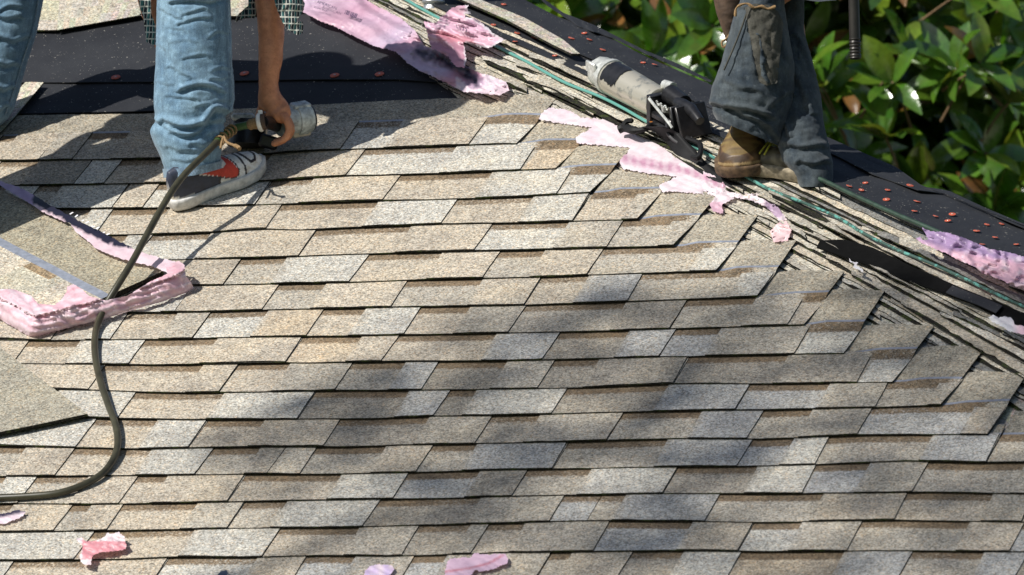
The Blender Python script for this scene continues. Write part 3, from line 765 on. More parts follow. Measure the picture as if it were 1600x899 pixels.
PINK, PALE, PURP, DARK, ROSE, WHT = (.80, .58, .65), (.82, .70, .76), (.42, .30, .48), (.05, .045, .08), (.62, .24, .30), (.78, .77, .80)
def crum(x, y, s, f=.05):
    X = x * .89 + y * .45; Y = -x * .45 + y * .89; Y += 7 * nz(X * .018, Y * .02, s); f = min(f, .06)
    return .42 - 1.5 * abs(nz(X * f * .28, Y * f * 1.5, s)) + .22 * nz(X * f * .6, Y * f * 3.5, s + 9) - .25 * abs(nz(X * f * 1.1, Y * f * .7, s + 4))

tri = lambda v: 1 - abs(2 * (v % 1.0) - 1)
# 1 long wrapper on the felt edge, upper middle
P1 = [(474,-25),(473,19),(500,33),(524,42),(555,58),(585,72),(619,81),(638,100),(660,113),(687,125),(725,144),(781,149),(796,142),(791,128),(768,119),(747,113),(725,102),(712,92),(690,80),(664,72),(655,60),(649,49),(626,28),(585,8),(573,0),(560,-25)]
def c1(x, y):
    c = mix((.66, .50, .62), (.56, .45, .60), nz(x * .02, y * .03) + .5)  # lilac base carries the shade that falls on this film
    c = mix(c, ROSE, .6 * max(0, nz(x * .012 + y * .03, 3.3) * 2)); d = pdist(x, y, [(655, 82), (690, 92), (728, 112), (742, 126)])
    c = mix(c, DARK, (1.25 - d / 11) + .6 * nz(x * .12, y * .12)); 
    if x > 712 and d > 14: c = mix(c, PALE, .8)  # sunlit end painted paler
    return c
def lowedge(x, P): return float(np.interp(x, [p[0] for p in P], [p[1] for p in P]))
f1 = film('plastic_wrapper', P1, lambda x, y: A(x, y, .024 + .010 * tri((y - x * .42) / 26 + 1.1 * nz(x * .012, y * .02, 4)) + .006 * tri((y - x * .5) / 9 + 1.5 * nz(x * .02, y * .04, 6)) * max(0, nz(x * .02, y * .03, 8) + .4 + (.5 if x > 640 else 0)) + .008 * crum(x * 2, y * 2, 5, .05) * (1 if x > 640 else .2)), c1, 3.4, .9, 1)
tag(f1, 'long pink wrapper tinted lilac by painted shade, with small dark print, lying along the top edge of the felt', 'wrapper', 'torn pink wrappers')
# print on it
def text_on(s, x, y, dx, dy, size, h, m, parent, pos=None):
    cu = bpy.data.curves.new('lettering', 'FONT'); cu.body = s; cu.size = 1; cu.extrude = 0; cu.align_x = 'LEFT'
    o = bpy.data.objects.new('lettering', cu); COL.objects.link(o); bpy.context.view_layer.update()
    me0 = bpy.data.meshes.new_from_object(o); bpy.data.objects.remove(o)
    pos = pos or (lambda a, b: A(a, b, h)); V = []
    for v in me0.vertices:
        a, b = v.co.x * size, v.co.y * size; V.append(pos(x + a * dx[0] + b * dy[0], y + a * dx[1] + b * dy[1]))
    return mesh('lettering', V, [tuple(p.vertices) for p in me0.polygons], M[m], parent)
tp = lambda a, b: A(a, b, .047)
text_on('AMERICAN', 495, 4.5, (1, .38), (.35, -1), 6.2, 0, 'ink', f1, tp)
text_on('SOLAR SALES', 490, 12, (1, .33), (.3, -1), 3.6, 0, 'ink', f1, tp)
mb = MB(); rg = random.Random(3)
for k in range(9):
    x = 538 + k * 2.1; y = 22 + k * .75; w_ = rg.choice([.7, 1.1, 1.5]); mb.add([tp(x, y), tp(x + w_, y + .3), tp(x + w_ + 2.6, y - 6), tp(x + 2.6, y - 6.3)], [(0, 1, 2, 3)])
mb.build('barcode', M['ink'], f1, smooth=False)['kind'] = 'stuff'
# 2 standing flap
P2 = [(662,34),(682,36),(690,26),(706,12),(720,9),(732,8),(729,13),(737,22),(728,21),(726,28),(741,28),(752,36),(758,42),(764,44),(770,52),(780,58),(792,62),(781,66),(768,74),(752,75),(740,70),(724,66),(727,80),(728,94),(726,106),(712,104),(700,88),(685,80),(674,76),(668,56)]
def z2(x, y): return .055 + max(0, (75 - y)) * .0009 + .010 * crum(x * 1.2, y * 2, 7, .04) + .007 * tri((y - x * .35) / 17 + nz(x * .02, y * .02, 2)) - .003
def c2(x, y):
    c = mix((.80, .52, .62), (.66, .42, .55), nz(x * .03, y * .04, 2) + .5)
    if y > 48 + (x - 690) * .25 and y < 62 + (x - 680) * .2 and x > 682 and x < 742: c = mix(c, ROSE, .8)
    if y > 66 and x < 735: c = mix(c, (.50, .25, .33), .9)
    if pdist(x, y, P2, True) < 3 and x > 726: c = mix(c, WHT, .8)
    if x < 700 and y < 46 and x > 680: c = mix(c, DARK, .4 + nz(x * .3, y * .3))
    return c
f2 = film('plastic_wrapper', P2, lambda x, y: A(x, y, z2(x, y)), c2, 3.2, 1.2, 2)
tag(f2, 'crumpled pink wrapper flap standing up beside the ridged metal vent pipe', 'wrapper', 'torn pink wrappers')
text_on('1177', 712, 44, (1, .42), (-.25, -1), 10, 0, 'ink', f2, lambda a, b: A(a, b, z2(a, b) + .012))
# 3 pale film under the ends of the new courses
P3 = [(842,186),(850,172),(862,168),(891,173),(907,184),(950,187),(962,196),(973,203),(1004,212),(1034,229),(1055,247),(1083,255),(1101,265),(1127,280),(1147,301),(1170,303),(1185,303),(1208,316),(1224,334),(1237,360),(1231,377),(1208,378),(1203,362),(1212,352),(1218,347),(1208,334),(1198,324),(1173,313),(1148,309),(1129,319),(1130,334),(1114,331),(1109,319),(1119,308),(1090,303),(1060,300),(1034,300),(1030,290),(1058,276),(1020,272),(973,264),(968,252),(986,231),(950,228),(902,224),(900,214),(925,200),(900,196),(868,192)]
def c3(x, y):
    c = mix((.84, .76, .79), (.80, .66, .72), nz(x * .03, y * .05, 4) + .4)
    d = pdist(x, y, [(970, 246), (1000, 254), (1060, 264), (1100, 276), (1130, 290)])
    if d < 8 - (x > 1060) * 3: c = mix(c, (.55, .24, .38), (.75 if int(x / 7) % 2 else .35) * (1 - d / 12) + .1)
    if x > 1195 and x < 1222 and y < 340: c = mix(c, (.35, .22, .38), .7)
    if x > 1108 and x < 1132 and y > 316: c = mix(c, (.62, .36, .46), .8)
    if y > 345: c = mix(c, (.78, .52, .52), .7)
    return c
f3 = film('plastic_wrapper', P3, lambda x, y: A(x, y, .018 + .003 * crum(x, y * 1.5, 2, .05) + .0015 * tri((y - x * .45) / 13 + nz(x * .02, y * .03, 7)) + (.012 * crum(x * 2, y * 2, 3, .1) if x > 1100 else 0)), c3, 3.6, 1.3, 3)
tag(f3, 'pale pink film with purple printed band under the stepped shingle ends', 'wrapper', 'torn pink wrappers')
# 4 right wrapper
P4 = [(1441,356),(1450,360),(1460,362),(1478,363),(1493,368),(1510,373),(1523,379),(1542,388),(1584,396),(1625,412),(1640,480),(1600,452),(1580,445),(1560,436),(1537,428),(1523,417),(1496,406),(1480,397),(1463,390),(1445,382),(1430,373),(1438,370),(1444,376),(1450,374),(1446,366)]
def c4(x, y):
    up = float(np.interp(x, [1430, 1500, 1600], [372, 396, 413])); t = (y - up + 4) / 6 + .5 * nz(x * .1, y * .1)
    c = mix((.40, .28, .47), (.80, .50, .60), t if x > 1488 else t * .4)
    if 1500 < x < 1512 and y < 392: c = mix(c, (.2, .14, .25), .7)
    return mix(c, PALE, .5 * max(0, nz(x * .08, y * .08, 5) * 2) if x > 1495 else 0)
f4 = film('plastic_wrapper', P4, lambda x, y: A(x, y, .072 + .012 * crum(x, y * 1.2, 12, .05) + .010 * tri((x + y * .7) / 34 + 1.2 * nz(x * .03, y * .03)) + .005 * tri((y - x * .4) / 9 + nz(x * .05, y * .05, 3))), c4, 3.2, .9, 4)
tag(f4, 'bright pink crumpled wrapper at the right edge beside the black felt', 'wrapper', 'torn pink wrappers')
text_on('AS', 1587, 435, (1, .25), (0, -1), 7, 0, 'ink', f4, lambda a, b: A(a, b, .105)); text_on('MADE IN', 1585, 441.5, (1, .2), (0, -1), 3.4, 0, 'ink', f4, lambda a, b: A(a, b, .105))
# small scraps
def scrap(P, h, amp, colf, lab, seed, cell=3.2, j=1.0, f=.12):
    o = film('wrapper_scrap', P, lambda x, y: A(x, y, h + amp * crum(x * 1.3, y * 1.5, seed, f)), colf, cell, j, seed)
    tag(o, lab, 'scrap', 'scraps of torn wrapper'); return o
scrap([(118,842),(128,840),(133,846),(145,845.6),(159,842),(167,833),(176,834),(185,831),(195,839),(197,850),(196.5,858.5),(184,861),(173,861.5),(155,863.5),(145,868),(143,876),(142,883),(134,883),(126,878),(125,867),(130,854),(126,850)], .034, .009,
      lambda x, y: mix((.70, .30, .34), (.82, .74, .76), (1.1 if (y < 846 and x > 150) or x < 128 or y > 874 else 0) + .7 * nz(x * .15, y * .2)), 'twisted rose pink scrap with white folded edge on lower left shingles', 31)
scrap([(693,906),(697,884),(703,873),(716,872),(735,871),(742,864),(760,867),(790,865),(793,872),(793,880),(783,884),(770,890),(752,893),(742,891),(736,899),(728,908)], .026, .004,
      lambda x, y: mix((.78, .56, .70), ROSE, 1 - pdist(x, y, [(692, 894), (735, 888), (765, 880), (785, 868)]) / 2.5 + .1), 'flat pink scrap with a red crease, largest at the bottom edge', 32)
scrap([(566,908),(570,893),(577,885),(592,882),(613,884),(616,890),(610,898),(600,908)], .024, .004, lambda x, y: mix((.62, .50, .74), PALE, nz(x * .1, y * .1) + .4), 'small lilac scrap at the bottom edge, left of the larger pink one', 33)
scrap([(-20,818),(-20,806),(0,803),(14,801),(28,797),(40,799),(36,807),(20,813),(6,819)], .024, .006, lambda x, y: mix(DARK, PALE, (y - (808 - x * .22)) / 3 + .2), 'black and white scrap at the left edge of the shingles', 34)
scrap([(338,900),(344,893),(353,891),(358,896),(350,906),(340,908)], .024, .004, lambda x, y: (.05, .07, .11), 'tiny dark blue scrap at the bottom edge', 35)
scrap([(1326,403),(1332,409),(1341,410),(1338,414),(1347,420),(1350,427),(1342,422),(1333,418),(1336,413),(1328,409)], .04, .004, lambda x, y: WHT, 'tiny white shred lying just below the black slot', 36, 2.5, .8)
scrap([(1544,496),(1552,492),(1560,497),(1570,494),(1581,498),(1586,508),(1600,510),(1620,522),(1600,523),(1578,518),(1562,508),(1550,503)], .062, .010, lambda x, y: mix(WHT, PINK, (x - 1580) / 12), 'crumpled white and pink scrap at the right end of the black slot', 37)
# small yellow-brown dry leaf bits on the layers
sc_ = scrap([(1014,188),(1019,184),(1025,187),(1024,194),(1017,195)], .05, .004, lambda x, y: (.45, .17, .04), 'small orange bit on the old layers above the black flap', 38, 2.5, .5)

# ---- bundle of shingles still in its wrapper, lower left
HB = .052
Pa, Pc, Pl = A(262, 424, HB), A(0, 291, HB), None
la = (Pc - Pa).normalized(); lb = -(NA.cross(la)).normalized()
if lb.dot(A(60, 500, HB) - Pa) < 0: lb = -lb
bundle = empty('shingle_bundle', Pa - NA * HB, 'opened bundle of shingles in torn pink wrapper on the left shingles', 'shingle bundle')
random.seed(3)
for k in range(9):
    h1 = .016 + k * .0042; h0 = h1 - .004; off = la * (.012 + R(0, .006)) + lb * R(.002, .006); Lx, Wy = 1.0, .318
    nu, nv = 24, 12; top = []; bot = []
    for i in range(nu + 1):
        rt = []; rb = []
        for j in range(nv + 1):
            p = Pa - NA * HB + off + la * (Lx * i / nu) + lb * (Wy * j / nv); z = .0015 * nz(i * .2, j * .2, k)
            rt.append(p + NA * (h1 + z)); rb.append(p + NA * (h0 + z))
        top.append(rt); bot.append(rb)
    V, F, K = slab(top, bot, nu, nv); cols = []; fm = []
    for q, kk in enumerate(K):
        if kk: cols.append((.03,) * 3); fm.append(1); continue
        j = q % nv; i = q // nv
        if j == 6: cols.append((.3,) * 3); fm.append(2)
        elif j < 6: cols.append((.30, .275, .21)); fm.append(0)
        else: cols.append((.26, .20, .13) if j == 7 and i in (5, 6, 7, 15, 16, 17, 18) else ((.42, .40, .33) if (i // 4) % 2 else (.46, .42, .35))); fm.append(0)
    mesh('shingle', V, F, [M['gran'], M['edge'], M['seal']], bundle, cols=cols, fm=fm)
low = [(-60,478),(0,499),(46,526),(60,525),(110,512),(165,498),(255,471),(290,458),(303,449)]
PE = [(280,408),(288,414),(290,430),(298,441),(303,450),(290,458),(255,471),(210,484),(165,498),(110,512),(60,525),(46,526),(20,511),(0,499),(-60,478),(-60,440),(0,452),(20,452),(34,457),(48,462),(60,475),(85,477),(96,468),(104,456),(105,448),(115,444),(128,452),(140,463),(165,470),(200,462),(235,440),(262,428),(258,415)]
def foldE(x, y, d):
    if x > 44: t = x; c = d + 12 * nz(x * .013, y * .01, 2) + 4 * nz(x * .05, y * .03, 12) + (x - 44) * .03
    else: t = y; c = d * .7 + 5 * nz(x * .05, y * .03, 5)
    return tri(c / 9.5) ** 1.3 * (.6 + nz(t * .02, 7)) + .45 * tri(c / 4.3 + 2 * nz(t * .03, 3)) * max(0, .5 + nz(t * .05, 9)) + .3 * nz(x * .05, y * .09, 3)
def hE(x, y):
    d = pdist(x, y, low); s = min(1, d / 26); return .014 + (HB + .004 - .010) * s ** .7 + .0034 * foldE(x, y, d) * min(1, d / 4) + .006 * crum(x * 1.2, y * .8, 21, .05) + .004 + (.010 if d > 30 else 0)
def cE(x, y):
    c = mix((.86, .70, .75), (.82, .56, .63), nz(x * .03 + y * .1, y * .08 - x * .02, 3) * 1.5 + .5); c = mix(c, ROSE, .55 * max(0, nz(x * .02 + y * .06, y * .25 + x * .08, 8) * 2 - .2))
    if x < 45: c = mix(c, PALE, .6)
    c = mix(c, (.62, .25, .32), .55 * max(0, .42 - foldE(x, y, pdist(x, y, low))) * 2)  # grooves tinted rose: doubled film and crease shading put into the colour
    if pdist(x, y, low) < 5: c = mix(c, PALE, .5)
    return c
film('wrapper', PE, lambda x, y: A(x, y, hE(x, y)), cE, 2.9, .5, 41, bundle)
PU = [(-60,262),(0,283),(28,292),(55,306),(80,322),(105,335),(130,349),(150,358),(176,372),(200,384),(215,392),(250,403),(284,411),(262,428),(256,424),(240,417),(215,411),(190,405),(165,396),(150,388),(135,375),(120,364),(108,348),(100,347),(85,340),(72,334),(60,327),(40,314),(0,290),(-60,270)]
def cU(x, y):
    up = float(np.interp(x, [0, 55, 105, 150, 200, 250], [283, 306, 335, 358, 384, 403]))
    if x < 52: return mix((.40, .30, .50), (.55, .42, .6), nz(x * .1, y * .1) + .5)
    if x < 205: return (.022, .022, .045) if y - up < (13 if x < 170 else 13 - (x - 170) * .3) else (.78, .62, .68)
    return mix((.80, .62, .68), (.82, .70, .76), nz(x * .05, y * .05) + .5)
fu = film('wrapper', PU, lambda x, y: A(x, y, HB + .010 + .0025 * crum(x, y, 3, .06)), cU, 4.5, 1.0, 42, bundle)
for k in range(8):                                        # cut-off white printed letters on the black band
    x = 108 + k * 8.2; y = 334.5 + k * 4.6; q = lambda a, b: A(a, b, HB + .021)
    mb = MB(); a, b2 = x, y
    pts = {0: [(0, 0), (5, -3)], 1: [(0, 0), (4, -3.5)], 2: [(0, 0), (2.5, 1.5), (5.5, -.5)], 3: [(0, 0), (5, -2.5)], 4: [(0, 0), (2, 2), (5.5, 0)], 5: [(0, 0), (5, -3)], 6: [(0, 0), (3, 1.5), (5.5, 0)], 7: [(0, 0), (5, -2)]}[k]
    for (x0, y0), (x1, y1) in zip(pts[:-1], pts[1:]): mb.add([q(a + x0, b2 + y0), q(a + x1, b2 + y1), q(a + x1 + 2.2, b2 + y1 + .6), q(a + x0 + 2.2, b2 + y0 + .9)], [(0, 1, 2, 3)])
    mb.build('lettering', M['inkw'], fu, smooth=False)
# second stack: bare shingles, lower left
c0 = A(138, 652, .022); d1 = (A(0, 547, .022) - c0).normalized(); d2 = NA.cross(d1); d2 = d2 if d2.dot(A(0, 685, .022) - c0) > 0 else -d2
d2 = (A(0, 683, .024) - c0); L2 = d2.length; d2.normalize()
for k in range(2):
    top = []; bot = []
    for i in range(17):
        rt = []; rb = []
        for j in range(13):
            p = c0 + d1 * (.9 * i / 16 + (.10 if k == 0 else 0)) + d2 * (.6 * j / 12 * (1 if k else .8)); h = NA * (.006 * k + .002 + .002 * nz(i * .3, j * .3) + (.010 * max(0, 1 - (i + (12 - j)) / 14) if k else 0))
            rt.append(p + h); rb.append(p + h - NA * (.0075 if k else .005))
        top.append(rt); bot.append(rb)
    V, F, K = slab(top, bot, 16, 12, True)
    o = mesh('loose_shingle', V, F, [M['gran'], M['edge']], None, cols=[(.315, .295, .24) if q == 0 else (.03,) * 3 for q in K], fm=K)
    tag(o, ['lower of two loose shingles at the left edge, mostly covered', 'bare loose shingle lying on top at the left edge, its corner pointing right'][k], 'shingle', 'loose shingles at the left edge')

# ---- hoses
def hose(name, pts, r, m, lab, cat='hose', f=A, grp=None):
    P = smoothpath([f(*p) for p in pts], 8); o = MB().tube(P, r, 12).build(name, M[m]); tag(o, lab, cat, grp); return o
h_air = hose('air_hose', [(366,200,.150),(350,211,.165),(335,226,.172),(312,249,.178),(290,271,.172),(270,297,.158),(250,330,.142),(228,370,.124),(205,412,.104),(184,446,.08),(165,478,.05),(153,505,.03),(148,532,.026),(150,565,.026),(158,600,.026),(170,635,.026),(180,662,.026),(184,690,.026),(178,716,.026),(160,740,.026),(130,758,.026),(90,771,.026),(40,776,.026),(-30,779,.026),(-140,783,.026)], .0088, 'hose',
     "dark olive air hose curving from the kneeling hand's nail gun down the left shingles")
h_teal = hose('teal_hose', [(560,-40,0.0360),(628,-4,0.0360),(655,12,0.0324),(700,36,0.0252),(740,56,0.0252),(776,73,0.0288),(820,95,0.0288),(880,128,0.0288),(937,151,0.0302),(975,170,0.0324),(1008,189,0.0324),(1045,208,0.0324),(1080,227,0.0324),(1114,246,0.0324),(1155,270,0.0324),(1200,295,0.0324),(1240,311,0.0324),(1275,325,0.0360),(1311,341,0.0360),(1350,365,0.0360),(1401,390,0.0360),(1450,410,0.0360),(1495,430,0.0360),(1562,462,0.0360),(1640,498,0.0360),(1760,560,0.0360)], .0042, 'teal',
     'thin teal hose running along the torn hip from the vent pipe to the right edge')
M['dgreen'] = simple('dark green hose', (.02, .045, .03), .5, 0, 40, .4)
hose('green_hose', [(1180,228,.05),(1240,262,.05),(1290,284,.052),(1340,308,.055),(1400,335,.06),(1450,356,.062),(1500,378,.06),(1600,428,.05)], .006, 'dgreen', 'dark green hose beside the black felt, right of the standing boots')
# vent pipe
vp = empty('vent_pipe', A(677, 27, .0), 'ridged silver vent pipe at the top above the pink flap', 'pipe')
vb = A(677, 24, .0); Z = Vector((0, 0, 1)); P = []; r = []
for k in range(60):
    P.append(vb + Z * (k * .004 - .01)); r.append(.0295 + .0022 * math.sin(k * 1.25))
MB().tube(P, r, 28).build('pipe', M['vent'], vp); MB().tube([vb + Z * -.02, vb, vb + Z * .006], [.036, .035, .030], 24).build('collar', M['gunblack'], vp)

# black flap of torn rubber on the layers
fl = empty('rubber_flap', A(1040, 230, .02), 'curled black rubber strip lying in front of the nail gun by the boots', 'rubber strip')
def ribbon(name, ed1, ed2, n, m, parent, th=.002):
    a = smoothpath([A(*p) for p in ed1], 6); b_ = smoothpath([A(*p) for p in ed2], 6); k = min(len(a), len(b_))
    top = [[a[i] + (b_[i] - a[i]) * (j / 4) + NA * .004 * nz(i * .3, j) for j in range(5)] for i in range(k)]; bot = [[p - NA * th for p in r] for r in top]
    V, F, K = slab(top, bot, k - 1, 4, True); return mesh(name, V, F, M[m], parent, smooth=True)
ribbon('strip', [(1000,205,.03),(1018,203,.05),(1040,222,.03),(1062,248,.02),(1090,268,.02),(1130,288,.02),(1188,302,.018)], [(1003,200,.06),(1028,197,.085),(1058,207,.065),(1084,232,.045),(1106,256,.03),(1140,282,.025),(1190,300,.02)], 4, 'black', fl)
MB().tube(smoothpath([A(967,203,.04), A(976,200,.045), A(990,204,.05), A(1008,202,.055), A(1020,195,.05), A(1045,200,.045), A(1075,217,.05), A(1094,226,.055), A(1092,246,.05), A(1082,246,.045)], 5), [.011] * 12 + [.007] * 34, 8).build('rolled_edge', M['black'], fl)
MB().tube(smoothpath([A(974,198,.05), A(979,190,.06), A(990,189,.06)], 4), [.007] * 8 + [.003], 7).build('loose_end', M['black'], fl)

# ================================================================== PEOPLE
def rowtube(rows, depth, ry, folds=(), seg=110, step=2.2, bot=None, fuzz=.0022, seed=0, puff=1.0, close=True, lean=0.0):
    ys = np.arange(rows[0][0], rows[-1][0] + .01, step); Y = [r[0] for r in rows]
    def cr(y, k):
        return float(np.interp(y, Y, [r[k] for r in rows]))
    V = []; F = []
    for y in ys:
        xl, xr = np.mean([cr(y + d, 1) for d in (-3, 0, 3)]), np.mean([cr(y + d, 2) for d in (-3, 0, 3)])
        xc, rx = (xl + xr) / 2, (xr - xl) / 2; d0 = depth + lean * (y - rows[-1][0])
        ryy = ry * (rx / 58) ** .6
        for k in range(seg):
            th = 2 * math.pi * k / seg; cs, sn = math.cos(th), math.sin(th)
            px = xc + rx * cs; yy = y + (bot(px, y) if bot else 0); off = 0
            if sn > -.2:
                for pl, amp, wd in folds:
                    if abs(yy - pl[0][1]) > 70: continue
                    dd = pdist(px, yy, pl); 
                    if dd < wd * 3.2:
                        # signed: shadowed groove, with a rolled ridge just above it
                        yi = min(pl, key=lambda q: abs(q[0] - px))[1]
                        off -= amp * math.exp(-(dd / wd) ** 2)
                        if yy < yi: off += amp * .9 * math.exp(-((dd - wd * 1.5) / wd) ** 2)
            off += fuzz * (nz(px * .035, yy * .06, seed) + .6 * nz(px * .09, yy * .13, seed + 3)) * puff + .0012 * nz(px * .25, yy * .3, seed + 5)
            V.append(D(px + off * 200 * cs, yy, d0 - (ryy + off) * sn if True else 0))
    n = len(ys)
    for i in range(n - 1):
        for k in range(seg): F.append((i * seg + k, (i + 1) * seg + k, (i + 1) * seg + (k + 1) % seg, i * seg + (k + 1) % seg))
    return V, F, n, seg
def skin_mesh(name, joints, edges, root, m, parent, sub=2):
    names = list(joints); me = bpy.data.meshes.new(name)
    o0 = WL[parent.name]
    me.from_pydata([tuple(Vector(joints[k][0]) - o0) for k in names], [(names.index(a), names.index(b)) for a, b in edges], [])
    o = bpy.data.objects.new(name, me); COL.objects.link(o)
    o.modifiers.new('skin', 'SKIN'); 
    sv = me.skin_vertices[0].data if me.skin_vertices else None
    if sv is None: me.skin_vertices.new(name='s') if hasattr(me.skin_vertices, 'new') else None; sv = me.skin_vertices[0].data
    for i, k in enumerate(names):
        r = joints[k][1]; sv[i].radius = (r, r) if not isinstance(r, tuple) else r; sv[i].use_root = (k == root)
    s = o.modifiers.new('sub', 'SUBSURF'); s.levels = s.render_levels = sub
    bpy.context.view_layer.update(); dg = bpy.context.evaluated_depsgraph_get()
    me2 = bpy.data.meshes.new_from_object(o.evaluated_get(dg)); o.modifiers.clear(); o.data = me2; me2.materials.clear(); me2.materials.append(M[m])
    me2.polygons.foreach_set('use_smooth', [True] * len(me2.polygons)); o.parent = parent; WL[o.name] = Vector(o0); return o
def shoe(name, parent, heel, toe, nrm, L, Wd, H, paint, mats, sole_h=.028, solem=0, collar=.095):
    ax = (toe - heel); ax = (ax - nrm * ax.dot(nrm)).normalized(); sd = ax.cross(nrm).normalized()   # sd: right side of the shoe
    n, mth = 130, 72
    XW = ([0, .03, .1, .25, .45, .68, .85, .95, 1], [.18, .42, .62, .66, .72, 1.0, .86, .55, .12])
    XH = ([0, .03, .12, .3, .42, .6, .8, .93, 1], [.72, .93, 1.0, .98, .84, .62, .48, .36, .12])
    V = []; F = []; cols = []
    for i in range(n + 1):
        t = i / n; wv = Wd / 2 * float(np.interp(t, *XW)); hv = sole_h + (collar - sole_h) * float(np.interp(t, *XH))
        for k in range(mth + 1):
            th = math.pi * k / mth; cs, sn = math.cos(th), math.sin(th)
            z = sole_h * .6 + (hv - sole_h * .6) * abs(sn) ** .62; y = wv * (abs(cs) ** .75) * (1 if cs > 0 else -1) * (1 - .25 * (z / collar))
            x = L * t; pc, lift = paint(x, z, cs)
            sc = 1 + lift / max(wv, .01)
            V.append(heel + ax * x + sd * (y * sc) + nrm * (z + lift * abs(sn))); cols.append(pc)
    for i in range(n):
        for k in range(mth): F.append((i * (mth + 1) + k, i * (mth + 1) + k + 1, (i + 1) * (mth + 1) + k + 1, (i + 1) * (mth + 1) + k))
    F.append(tuple(range(mth, -1, -1))); F.append(tuple(n * (mth + 1) + k for k in range(mth + 1)))
    up = mesh(name, V, F, mats[0], parent, cols=cols, domain='POINT', smooth=True)
    # sole
    V = []; F = []; ring = []
    for i in range(41):
        t = i / 40; ring.append((L * (t * 1.02 - .01), Wd / 2 * float(np.interp(t, *XW)) + .004))
    out = [(x, w_) for x, w_ in ring] + [(x, -w_) for x, w_ in ring[::-1]]; q = len(out)
    prof = [(0, -.003), (.3, .0005), (.75, .0015), (.92, .0008), (1, -.002)]
    for f, o_ in prof:
        for x, w_ in out:
            s = 1 if w_ > 0 else -1
            V.append(heel + ax * (x + (o_ if x > L * .5 else -o_)) + sd * (w_ + s * o_) + nrm * (sole_h * f + .002 + (.010 * max(0, (x / L - .82) / .18) ** 2)))
    for j in range(len(prof) - 1):
        for i in range(q): F.append((j * q + i, j * q + (i + 1) % q, (j + 1) * q + (i + 1) % q, (j + 1) * q + i))
    F.append(tuple(range(q))[::-1]); F.append(tuple((len(prof) - 1) * q + i for i in range(q)))
    mesh('sole', V, F, mats[1], parent, smooth=True).data.set_sharp_from_angle(angle=math.radians(50))
    return heel, ax, sd, nrm

m, n, l, b = mat('painted leather'); c = nd(n, 'ShaderNodeAttribute', attribute_name='Col').outputs['Color']
c = mixrgb(n, l, 'MULTIPLY', 1, c, ramp(n, l, noise_t(n, l, 55, 4, .65), (.3, (.72, .66, .56)), (.55, 1.02)))
l.new(c, b.inputs['Base Color']); b.inputs['Roughness'].default_value = .5; bump(n, l, b, noise_t(n, l, 120, 3, .6), .25, .002); M['shoe'] = m
M['sole'] = simple('dirty white rubber', (.60, .59, .57), .6, 0, 60, .28); M['sole2'] = simple('muddy beige rubber', (.24, .20, .14), .75, 0, 70, .5, bumps=.6, bscale=90)
M['solek'] = simple('muddy dark rubber', (.09, .055, .028), .85, 0, 60, .6, bumps=.5)

# ---- worker in light jeans
gA = A(272, 326, .018)
wa = empty('person', gA, 'person in light blue jeans and white sneakers bending over with a nail gun', 'person')
dA = depth_of(A(305, 312, .02)); dH = depth_of(A(366, 200, .150)) + .055
fA = [([(265,106),(282,117),(299,125)], .007, 3.2), ([(287,94),(303,90),(320,88)], .005, 3), ([(261,152),(280,155),(305,157)], .006, 3), ([(285,144),(298,139),(312,136),(328,138),(345,146)], .010, 4),
      ([(255,192),(268,199),(280,203),(300,203),(321,196),(332,184),(338,174),(356,180)], .017, 5), ([(240,190),(252,200),(266,209),(281,215),(297,216),(310,211),(320,204),(329,195),(345,193)], .012, 4.5),
      ([(250,16),(262,23),(274,30),(286,32)], .007, 2.6), ([(284,26),(300,21),(320,15)], .006, 2.6), ([(278,40),(292,36),(306,31),(325,30)], .007, 2.8), ([(260,45),(270,47),(284,48)], .004, 2.4),
      ([(262,232),(280,240),(300,238)], .006, 4), ([(300,228),(318,232),(338,222)], .007, 4), ([(270,252),(290,256),(312,250)], .005, 3.5), ([(330,60),(342,52),(356,55)], .006, 3), ([(246,72),(256,80),(262,92)], .005, 3), ([(335,112),(348,108),(360,112)], .006, 3), ([(310,168),(325,166),(345,160)], .006, 3), ([(246,130),(262,136),(270,134)], .005, 3), ([(270,6),(300,3),(330,6),(350,0)], .009, 3.5), ([(268,70),(290,66),(310,70)], .003, 4), ([(330,126),(345,128),(360,122)], .006, 3)]
rA = [(-60,240,366),(-30,247,363),(0,245,360),(50,244,362),(100,243,363),(130,241,366),(155,240,367),(172,241,363),(185,244,352),(195,238,350),(206,234,353),(216,237,350),(228,243,348),(240,250,346),(255,256,345),(266,259,343)]
hemA = lambda x, y: max(0, min(1, (y - 215) / 50)) * (-(x - 300) * .16 + 5 - .004 * (x - 300) ** 2 * .5)
fA = [(p, a * (.6 if a < .009 else 1.0), w_ * (.85 if a < .009 else 1)) for p, a, w_ in fA]
V, F, nn, sg = rowtube(rA, dA, .088, fA, bot=hemA, seed=1)
jl = mesh('jeans', V, F, M['denim'], wa, smooth=True)
rh = [(257,253.5,348),(263,255,347.5),(270,256,347)]
V, F, nn, sg = rowtube(rh, dA, .0945, (), bot=hemA, seed=1, fuzz=.002, step=1.6); 
mesh('hem', V, F, M['denim_stitch'], jl, smooth=True)
MB().tube(smoothpath([D(x, y, dA - z_) for x, y, z_ in [(357,0,.045),(359,50,.045),(360,100,.045),(363,135,.045),(364,158,.045),(359,174,.05)]], 6), .0022, 6).build('side_seam', M['denim_stitch'], jl)
d2 = depth_of(A(-30, 215)) + .02
r2 = [(-60,-35,84),(-30,-42,76),(0,-50,68),(50,-60,58),(100,-76,42),(140,-88,31),(170,-95,22),(185,-98,14),(196,-104,2),(206,-112,-14),(222,-118,-30)]
